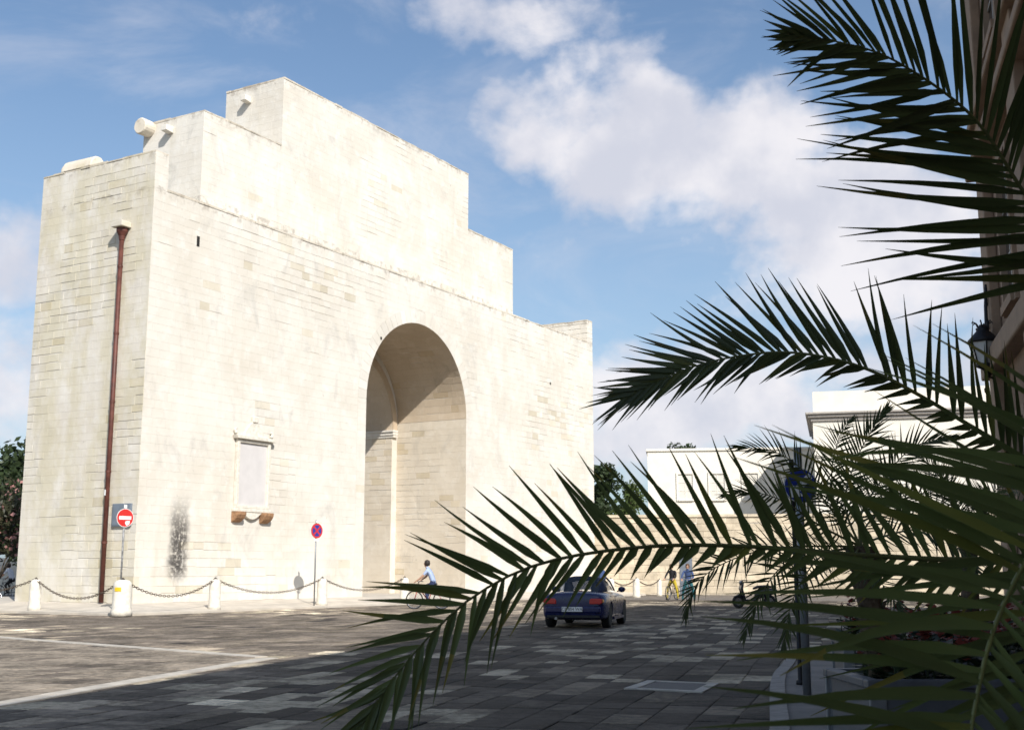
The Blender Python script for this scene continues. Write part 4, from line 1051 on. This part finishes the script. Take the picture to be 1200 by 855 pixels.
pb = gnd(705, 703); figure('person', pb, R(40), STAND, 'blue', 'denim', 'person in blue jacket walking beyond the dark blue car', M_HAIR, 'black', True)
pr_ = gnd(9, 701); bicycle(pr_, R(70), M_BBLK, 'black bicycle at the far edge of the gate by the oleander'); figure('person', pr_, R(70), RIDE, 'white', 'black', 'person in white shirt on a bicycle near the oleander', M_HAIR)

sc_p = gnd(884, 712); sc = empty('motor_scooter', sc_p, R(95)); tag(sc, 'dark motor scooter parked beyond the palms in the street', 'scooter')
for y in (-.62, .62):
    w_ = MB().torus((0, y, .25), .19, .06, 'x', 24, 8).build('wheel', M_TYRE, sc, True); MB().lathe([(.14, -.03), (.14, .03)], 16, M=Matrix.Translation((0, y, .25)) @ Matrix.Rotation(R(90), 4, 'Y')).build('rim', M_RIM, w_)
def loft(secs, name, m_, parent):
    n = 12; vs = []
    for (y, z, rx, rz_) in secs: vs += [(rx*math.copysign(abs(math.cos(2*math.pi*j/n))**.7, math.cos(2*math.pi*j/n)), y, z + rz_*math.copysign(abs(math.sin(2*math.pi*j/n))**.7, math.sin(2*math.pi*j/n))) for j in range(n)]
    k = len(secs); fs = [(i*n+j, i*n+(j+1)%n, (i+1)*n+(j+1)%n, (i+1)*n+j) for i in range(k-1) for j in range(n)] + [tuple(range(n)), tuple((k-1)*n+j for j in range(n))]
    return MB().add(vs, fs).build(name, m_, parent, True)
M_SCOOT = mat('dark_scooter_paint', (.02, .02, .025), .3, var=.1, spec=.5)
loft([(-.92, .66, .06, .05), (-.80, .64, .13, .12), (-.45, .58, .17, .18), (-.15, .52, .15, .18), (-.02, .42, .11, .12)], 'rear_body', M_SCOOT, sc)
loft([(-.82, .80, .10, .03), (-.5, .82, .14, .06), (-.15, .80, .14, .06), (.02, .74, .08, .04)], 'seat', M_BLACKP, sc)
bevel(MB().box((-.16, -.08, .26), (.16, .42, .34)).build('footboard', M_SCOOT, sc), .02)
m = MB(); m.prism([(.34, .30), (.42, .30), (.56, .75), (.48, .98), (.42, .98), (.46, .72)], -.19, .19, M=Matrix.Rotation(R(90), 4, 'Z') @ Matrix.Scale(1, 4)); bevel(m.build('leg_shield', M_SCOOT, sc), .03)
m = MB(); m.tube([(0, .62, .25), (0, .50, .70), (0, .44, 1.02)], .03, 8); m.tube([(-.32, .34, 1.04), (-.12, .44, 1.05), (.12, .44, 1.05), (.32, .34, 1.04)], .02, 8); m.build('handlebar', M_BLACKP, sc, True)
m = MB(); m.lathe([(.01, -.06), (.075, -.04), (.085, .03), (.04, .05)], 14, M=Matrix.Translation((0, .52, .96)) @ Matrix.Rotation(R(-90), 4, 'X')); m.build('headlight', M_RIM, sc, True)
loft([(.42, .44, .06, .03), (.60, .50, .085, .04), (.80, .42, .07, .03)], 'front_fender', M_SCOOT, sc)

# ------------------------------------------------------------------ planters and bedding flowers
def planter(P, rz, label, sx=.95, sy=.42, h=.62):
    p = empty('planter_box', P, rz); tag(p, label, 'planter', 'grey planter boxes along the kerb')
    t_ = .04
    for a, b in (((-sx, -sy, .03), (sx, -sy+t_, h)), ((-sx, sy-t_, .03), (sx, sy, h)), ((-sx, -sy+t_+.001, .03), (-sx+t_, sy-t_-.001, h)), ((sx-t_, -sy+t_+.001, .03), (sx, sy-t_-.001, h))): bevel(MB().box(a, b).build('panel', M_PLANT, p), .008)
    for a, b in (((-sx-.03, -sy-.03, h+.001), (sx+.03, -sy+.06, h+.05)), ((-sx-.03, sy-.06, h+.001), (sx+.03, sy+.03, h+.05)), ((-sx-.03, -sy+.061, h+.001), (-sx+.06, sy-.061, h+.05)), ((sx-.06, -sy+.061, h+.001), (sx+.03, sy-.061, h+.05))): bevel(MB().box(a, b).build('rim', M_PLANT, p), .008)
    for x in (-sx+.03, sx-.03):
        for y in (-sy-.012, sy+.012): bevel(MB().box((x-.05, y-.012, 0), (x+.05, y+.012, h-.002)).build('corner_post', M_GREY, p), .006)
    MB().box((-sx+t_, -sy+t_, .03), (sx-t_, sy-t_, h-.06)).build('soil', M_SOIL, p); return p
def bedding(P, rz, n, label, seed, spread=.8, sy=.3):
    rr = random.Random(seed); b = empty('bedding_plant', P, rz); tag(b, label, 'flowers')
    lm, fm, stm = MB(), MB(), MB()
    for i in range(n):
        x, y = rr.uniform(-spread, spread), rr.uniform(-sy, sy); hh = rr.uniform(.12, .42)
        stm.tube([(x, y, -.02), (x*1.02, y*1.02, hh)], .004, 4)
        for k in range(12):
            a = rr.uniform(0, 6.28); d = Vector((math.cos(a), math.sin(a), rr.uniform(-.1, .7))).normalized(); c = Vector((x, y, hh*rr.uniform(.3, 1))); s = rr.uniform(.06, .12); sd_ = d.cross(Vector((0, 0, 1))).normalized()*s*.35; kk = rr.uniform(.4, .6)
            lm.add([c, c + d*s*.5 + sd_, c + d*s, c + d*s*.5 - sd_], [(0, 1, 2, 3)], (kk,)*3)
        if rr.random() < .8:
            for k in range(12):
                d = Vector((rr.gauss(0, 1), rr.gauss(0, 1), rr.uniform(-.2, 1))).normalized(); c = Vector((x*1.02, y*1.02, hh + .02)) + Vector((0, 0, rr.uniform(0, .09))); s = rr.uniform(.03, .07); sd_ = d.cross(Vector((0, 0, 1))).normalized()*s*.5; kk = rr.uniform(.35, .65)
                fm.add([c, c + d*s*.5 + sd_, c + d*s, c + d*s*.5 - sd_], [(0, 1, 2, 3)], (kk,)*3)
    tag(stm.build('stems', M_LEAF, b), kind='stuff'); tag(lm.build('leaves', M_LEAF, b, fix=False), kind='stuff'); tag(fm.build('flowers', M_BEGO, b, fix=False), kind='stuff')
WZ = .11
PL = [(Vector((3.02, 7.6, WZ)), R(2), 'grey planter box nearest the kerb bend, holding the slender palm'), (Vector((4.02, 11.4, WZ)), R(-8), 'grey planter box farther along the kerb, beside the blue sign pole'), (Vector((2.35, 3.0, WZ)), R(70), 'grey planter box holding the big palm with arching fronds')]
for p_, rz, lb in PL: planter(p_, rz, lb)
bedding(PL[0][0] + Vector((-.05, -.02, .56)), PL[0][1], 110, 'red bedding flowers filling the planter at the kerb bend', 21)
bedding(PL[1][0] + Vector((-.1, 0, .56)), PL[1][1], 100, 'red bedding flowers in the planter beside the sign pole', 22)

# ------------------------------------------------------------------ palms
def catmull(P, n):
    out = []; k = len(P)
    seg = k - 1
    for i in range(n + 1):
        x = i / n * seg; j = min(int(x), seg - 1); t = x - j
        p0, p1, p2, p3 = P[max(j-1, 0)], P[j], P[j+1], P[min(j+2, k-1)]
        out.append(.5*((2*p1) + (p2-p0)*t + (2*p0-5*p1+4*p2-p3)*t*t + (3*p1-p0-3*p2+p3)*t**3))
    # arc-length resample
    L = [0]
    for a, b in zip(out, out[1:]): L.append(L[-1] + (b-a).length)
    res = []; j = 0
    for i in range(n + 1):
        s = L[-1]*i/n
        while j < n-1 and L[j+1] < s: j += 1
        t = (s - L[j]) / max(1e-9, L[j+1]-L[j]); res.append(out[j].lerp(out[j+1], max(0, min(1, t))))
    return res, L[-1]
def leaflet_geo(p, d, nrm, L, wd, droop, rr, segs=5, curl=0.0):
    """folded, tapering leaflet: three rails"""
    sidev = d.cross(nrm).normalized(); nn = sidev.cross(d).normalized(); vs = []
    for i in range(segs + 1):
        t = i / segs; wv = wd * (min(1, .42 + t*3.0) if t < .2 else (1 - ((t-.2)/.8)**1.25)) ; wv = max(wv, .0006)
        c = p + d*(L*t) + Vector((0, 0, -1))*(droop*L*t*t) + sidev*(curl*L*t*t)
        vs += [c - sidev*wv*.5 + nn*wv*.22, c, c + sidev*wv*.5 + nn*wv*.22]
    fs = []
    for i in range(segs):
        a = 3*i; fs += [(a, a+1, a+4, a+3), (a+1, a+2, a+5, a+4)]
    return vs, fs
def frond(parent, org, pts, facing, n, lenU, lenL, angU, angL, wd=.016, seed=0, start=.12, droopU=.05, droopL=.10, outU=.15, outL=.25, single=True, r0=.011, rmat=None, tone=.5, skipL=None, segs=5, name='frond', sparse=0):
    rr = random.Random(seed)
    rach, L = catmull([Vector(p) - org for p in pts], 60)
    m = MB(); rad = [max(.0014, r0*(1 - .9*(i/60)**.9)) for i in range(61)]
    fcol = MB()
    m.tube(rach, rad, 7, (tone,)*3)
    fr = m.build(name, rmat or M_RACHIS, parent, True) if single else None
    if not single: fcol.tube(rach, rad, 6, (tone*1.2,)*3, 1)
    for i in range(n):
        if sparse and rr.random() < sparse*max(0, 1 - 2.2*i/n): continue
        for sgn, ln, an, dr, ou in ((1, lenU, angU, droopU, outU), (-1, lenL, angL, droopL, outL)):
            t = start + (1-start)*(1 - (1 - min(1, max(0, (i + rr.uniform(-.3, .3) + (.5 if sgn < 0 else 0)) / n)))**1.28)
            t = max(start*.9, min(.998, t)); x = t*60; j = min(int(x), 59)
            p = rach[j].lerp(rach[j+1], x-j); T = (rach[min(j+2, 60)] - rach[max(j-1, 0)]).normalized()
            fv = Vector(facing(t) if callable(facing) else facing); nn = (fv - T*fv.dot(T)).normalized(); S = T.cross(nn) * sgn
            if sgn < 0 and skipL and t < skipL: continue
            A = R(an(t) + rr.gauss(0, 4.5)); o_ = ou + rr.uniform(-.22, .22)
            d = (T*math.cos(A) + (S + nn*o_).normalized()*math.sin(A)).normalized()
            ll = ln(t) * rr.uniform(.88, 1.08)
            if ll < .012: continue
            k = tone * rr.uniform(.75, 1.25)
            vs, fs = leaflet_geo(p, d, nn, ll, wd*rr.uniform(.8, 1.15)*(.75 + .35*math.sin(math.pi*min(1, t))), dr*rr.uniform(.3, 1.7), rr, segs, rr.gauss(0, .06))
            if single: 
                mid_ = Vector(vs[3*segs//2]) + org; q_ = proj(mid_); tip_ = proj(Vector(vs[-2]) + org); rt_ = proj(Vector(vs[1]) + org)
                sc_ = 0
                if q_ and tip_ and rt_ and 0 < q_[0] < 1200 and 0 < q_[1] < 855: sc_ = math.hypot(tip_[0]-rt_[0], tip_[1]-rt_[1]) / q_[2]
                cl = [(k, k, k*.9)] * len(fs); dry = rr.random()
                if dry < .06: cl = [(k*1.5, k*1.25, k*.8)] * len(fs)
                elif dry < .45:
                    for z_ in range(2 if dry < .3 else 4): cl[-1-z_] = (k*2.0, k*1.35, k*.9)
                LEAF.append((sc_, vs, fs, cl, fr))
            else: fcol.add(vs, fs, (k, k, k*.9), 0)
    if not single: fr = fcol.build(name, [M_PALM, rmat or M_RACHIS], parent, False, fix=False)
    return fr
def trunk(parent, z0, z1, r, lean=(0, 0)):
    rr = random.Random(int(r*1000)); n = 11; k = 16; m = MB(); vs = []
    for i in range(k + 1):
        t = i/k
        for j in range(n): q = r*(1 + .12*rr.uniform(-1, 1))*(1 + .35*(t < .2)*(.2-t)*5 + .25*(t > .85)); a = 2*math.pi*j/n; vs.append((lean[0]*t + q*math.cos(a), lean[1]*t + q*math.sin(a), z0 + (z1-z0)*t))
    m.add(vs, [(i*n+j, i*n+(j+1)%n, (i+1)*n+(j+1)%n, (i+1)*n+j) for i in range(k) for j in range(n)] + [tuple(k*n+j for j in range(n))]); m.build('trunk', M_TRUNK, parent)
    for i in range(26):   # old leaf bases
        t = .12 + .85*i/26; a = i*2.4; z = z0 + (z1-z0)*t; d = Vector((math.cos(a), math.sin(a), 0)); c = Vector((lean[0]*t, lean[1]*t, z)) + d*r*.9; s = d.cross(Vector((0, 0, 1)))
        MB().add([c - s*r*.35, c + s*r*.35, c + d*r*.5 + Vector((0, 0, .09)) + s*r*.14, c + d*r*.5 + Vector((0, 0, .09)) - s*r*.14, c + Vector((0, 0, .07)) + s*r*.2, c + Vector((0, 0, .07)) - s*r*.2], [(0, 1, 2, 3), (3, 2, 4, 5), (0, 3, 5), (1, 4, 2)]).build('leaf_base', M_TRUNK, parent)

def lerpf(*kv):
    def f(t):
        for (a, x), (b, y) in zip(kv, kv[1:]):
            if t <= b: return x + (y-x)*max(0, (t-a))/(b-a)
        return kv[-1][1]
    return f
LEAF = []
# big near palm
base1 = PL[2][0] + Vector((-.02, .0, .56)); p1_ = empty('palm_tree', base1); tag(p1_, 'big potted date palm whose long dark fronds arch across the view', 'palm')
CR = Vector((2.05, 2.95, 1.62))           # crown heart, right of the frame
trunk(p1_, -.02, CR.z - base1.z, .11, (CR.x-base1.x, CR.y-base1.y))
toward = Vector((-.25, -1, .12))
def pxs(*a): return [at(*q) for q in a]
# first profile of each pair is the upper side, second the lower side
frond(p1_, base1, [CR] + pxs((1330, 420, 2.6), (1262, 310, 2.4), (1200, 226, 2.3), (1140, 137, 2.2), (1050, 72, 2.1), (985, 50, 2.05), (930, 42, 2.0)), toward, 50,
      lerpf((0, .30), (.3, .50), (.6, .48), (.8, .34), (.93, .18), (1, .07)), lerpf((0, .30), (.3, .52), (.6, .52), (.8, .38), (.93, .20), (1, .08)),
      lerpf((0, 70), (.45, 60), (.75, 50), (.93, 36), (1, 14)), lerpf((0, 66), (.45, 48), (.75, 40), (.93, 30), (1, 14)), .0175, 31, .535, .0, .0, .1, .1, tone=.42)
frond(p1_, base1, [CR] + pxs((1290, 585, 2.75), (1200, 538, 2.65), (1090, 470, 2.62), (1010, 430, 2.62), (930, 413, 2.64), (860, 418, 2.66), (800, 434, 2.68), (738, 464, 2.7)), Vector((-.1, -1, .30)), 68,
      lerpf((0, .24), (.5, .24), (.7, .235), (.88, .20), (1, .12)), lerpf((0, .10), (.55, .08), (.68, .10), (.85, .15), (1, .12)), lerpf((0, 56), (.6, 56), (.8, 46), (.93, 28), (1, 12)), lerpf((0, 60), (.6, 46), (.85, 40), (.95, 26), (1, 12)), .0155, 32, .40, -.02, .05, .12, .3, tone=.40, sparse=.7)
frond(p1_, base1, [CR] + pxs((1290, 640, 2.4), (1150, 655, 2.3), (1010, 650, 2.25), (880, 640, 2.2), (760, 640, 2.15), (640, 658, 2.1), (560, 695, 2.05), (500, 748, 2.0), (450, 810, 1.96), (405, 880, 1.92)), Vector((-.1, -1, .10)), 98,
      lerpf((0, .24), (.35, .235), (.7, .215), (.88, .18), (1, .10)), lerpf((0, .16), (.5, .16), (.62, .12), (.66, .06), (.755, .07), (.79, .15), (.9, .16), (.96, .12), (1, .08)), lerpf((0, 66), (.5, 64), (.7, 58), (.85, 48), (1, 16)), lerpf((0, 55), (.6, 36), (.75, 40), (.85, 42), (1, 14)), .0150, 33, .08, .02, .06, .15, .2, tone=.75)
M_RACH2 = mat('pale_rachis', (.16, .165, .05), .5, var=.2, scale=8)
frond(p1_, base1, [CR] + pxs((1400, 440, 2.3), (1335, 470, 1.9), (1275, 545, 1.62), (1203, 655, 1.5), (1165, 735, 1.42), (1147, 805, 1.36), (1136, 870, 1.3), (1126, 980, 1.22), (1122, 1120, 1.15), (1130, 1260, 1.1)), Vector((.1, -1, .25)), 44,
      lerpf((0, .40), (.78, .40), (.88, .34), (.95, .24), (1, .14)), lerpf((0, .30), (.8, .30), (.93, .22), (1, .12)), lerpf((0, 52), (.75, 56), (.9, 54), (1, 16)), lerpf((0, 66), (.4, 60), (.62, 60), (.85, 52), (1, 16)), .0195, 34, .65, .06, .03, .12, .2, rmat=M_RACH2, tone=.90)
frond(p1_, base1, [CR] + pxs((1420, 560, 2.5), (1350, 525, 2.2), (1290, 540, 2.0), (1245, 600, 1.9), (1222, 690, 1.85), (1212, 800, 1.8), (1210, 920, 1.75)), Vector((.1, -1, .2)), 26,
      lerpf((0, .46), (.8, .46), (.9, .36), (1, .14)), lerpf((0, .30), (1, .12)), lerpf((0, 58), (.8, 64), (.93, 60), (1, 16)), lerpf((0, 66), (.6, 60), (1, 16)), .018, 35, .745, .04, .03, .15, .2, tone=.75)
LEAF.sort(key=lambda q_: -q_[0]); restl = MB()
for i, (sc_, vs, fs, k, fr) in enumerate(LEAF):
    if i < 298: MB().add(vs, fs, k).build('leaflet', M_PALM, fr, True, fix=False)
    else: restl.add(vs, fs, k)
tag(restl.build('leaflets', M_PALM, p1_, True, fix=False), kind='stuff')
# remaining crown, joined leaflets
for i, (az, el, ln) in enumerate([(20, 62, 1.5), (60, 45, 1.5), (-30, 55, 1.5), (-80, 40, 1.4), (95, 70, 1.4), (40, 35, 1.3), (-100, 30, 1.2)]):
    d = Vector((math.cos(R(az)), math.sin(R(az)), 0)); pts = [CR + d*ln*s*math.cos(R(el))*(1+.4*s) + Vector((0, 0, ln*(s*math.sin(R(el)) - .42*s*s))) for s in (0, .2, .4, .6, .8, 1)]
    frond(p1_, base1, pts, Vector((0, 0, 1)), 34, lerpf((0, .15), (.5, .26), (1, .08)), lerpf((0, .15), (.5, .26), (1, .08)), lerpf((0, 60), (1, 18)), lerpf((0, 60), (1, 18)), .016, 60+i, .15, .1, .1, .25, .25, False, tone=.5)

def small_palm(base, crown, fr, label, seed, tone=.5):
    p = empty('palm_tree', base); tag(p, label, 'palm'); trunk(p, -.03, crown.z - base.z, .075, (crown.x-base.x, crown.y-base.y))
    for i, pts in enumerate(fr):
        frond(p, base, [crown] + pts, Vector((.0, -1, .5)), 34, lerpf((0, .12), (.4, .24), (.7, .22), (1, .07)), lerpf((0, .12), (.4, .24), (.7, .22), (1, .07)), lerpf((0, 58), (.6, 48), (1, 14)), lerpf((0, 58), (.6, 48), (1, 14)), .015, seed+i, .14, .06, .06, .3, .3, False, .009, tone=tone*random.Random(seed+i).uniform(.8, 1.15), segs=4)
def arc(c, az, el, ln, sag=.42):
    d = Vector((math.cos(R(az)), math.sin(R(az)), 0)); return [c + d*ln*s*math.cos(R(el))*(1+.35*s) + Vector((0, 0, ln*(s*math.sin(R(el)) - sag*s*s))) for s in (.2, .4, .6, .8, 1)]
Y2 = 7.6
b2 = PL[0][0] + Vector((-.72, .02, .56)); c2 = at(1008, 640, Y2)
f2 = [pxs((965, 585, Y2), (940, 550, Y2-.05), (905, 528, Y2-.1), (862, 524, Y2-.15)), pxs((960, 615, Y2-.1), (920, 588, Y2-.2), (885, 577, Y2-.3), (850, 580, Y2-.3)),
      pxs((940, 640, Y2-.2), (890, 645, Y2-.35), (840, 664, Y2-.45), (812, 690, Y2-.5), (803, 722, Y2-.5)), pxs((950, 650, Y2-.3), (915, 665, Y2-.5), (890, 700, Y2-.6), (872, 745, Y2-.6)),
      pxs((990, 590, Y2), (1003, 540, Y2), (1024, 500, Y2), (1040, 478, Y2-.05)), pxs((1010, 600, Y2), (1045, 548, Y2), (1078, 520, Y2), (1120, 512, Y2)),
      pxs((980, 600, Y2+.3), (975, 550, Y2+.5), (985, 510, Y2+.8), (1000, 490, Y2+1)), pxs((1030, 630, Y2), (1080, 620, Y2-.1), (1120, 640, Y2-.2), (1150, 680, Y2-.3)),
      pxs((965, 650, Y2-.4), (940, 680, Y2-.6), (925, 715, Y2-.7), (918, 760, Y2-.7)), pxs((1020, 610, Y2+.3), (1070, 580, Y2+.5), (1120, 580, Y2+.6), (1160, 605, Y2+.6)), pxs((1000, 660, Y2-.4), (1030, 680, Y2-.7), (1060, 720, Y2-.9))]
small_palm(b2, c2, f2, 'slender potted palm with thin fronds standing behind the blue sign at the kerb', 80)
b3 = PL[1][0] + Vector((.25, .0, .56)); c3 = Vector((b3.x + .05, b3.y, 1.75))
small_palm(b3, c3, [arc(c3, a, e_, l_) for a, e_, l_ in ((100, 62, 1.5), (150, 50, 1.5), (190, 40, 1.5), (215, 55, 1.3), (250, 35, 1.3), (290, 50, 1.2), (20, 60, 1.4), (60, 50, 1.4), (330, 40, 1.3), (170, 75, 1.4))], 'potted palm in the planter farther along the kerb, half hidden by nearer fronds', 110)
print('objects', len(bpy.data.objects))
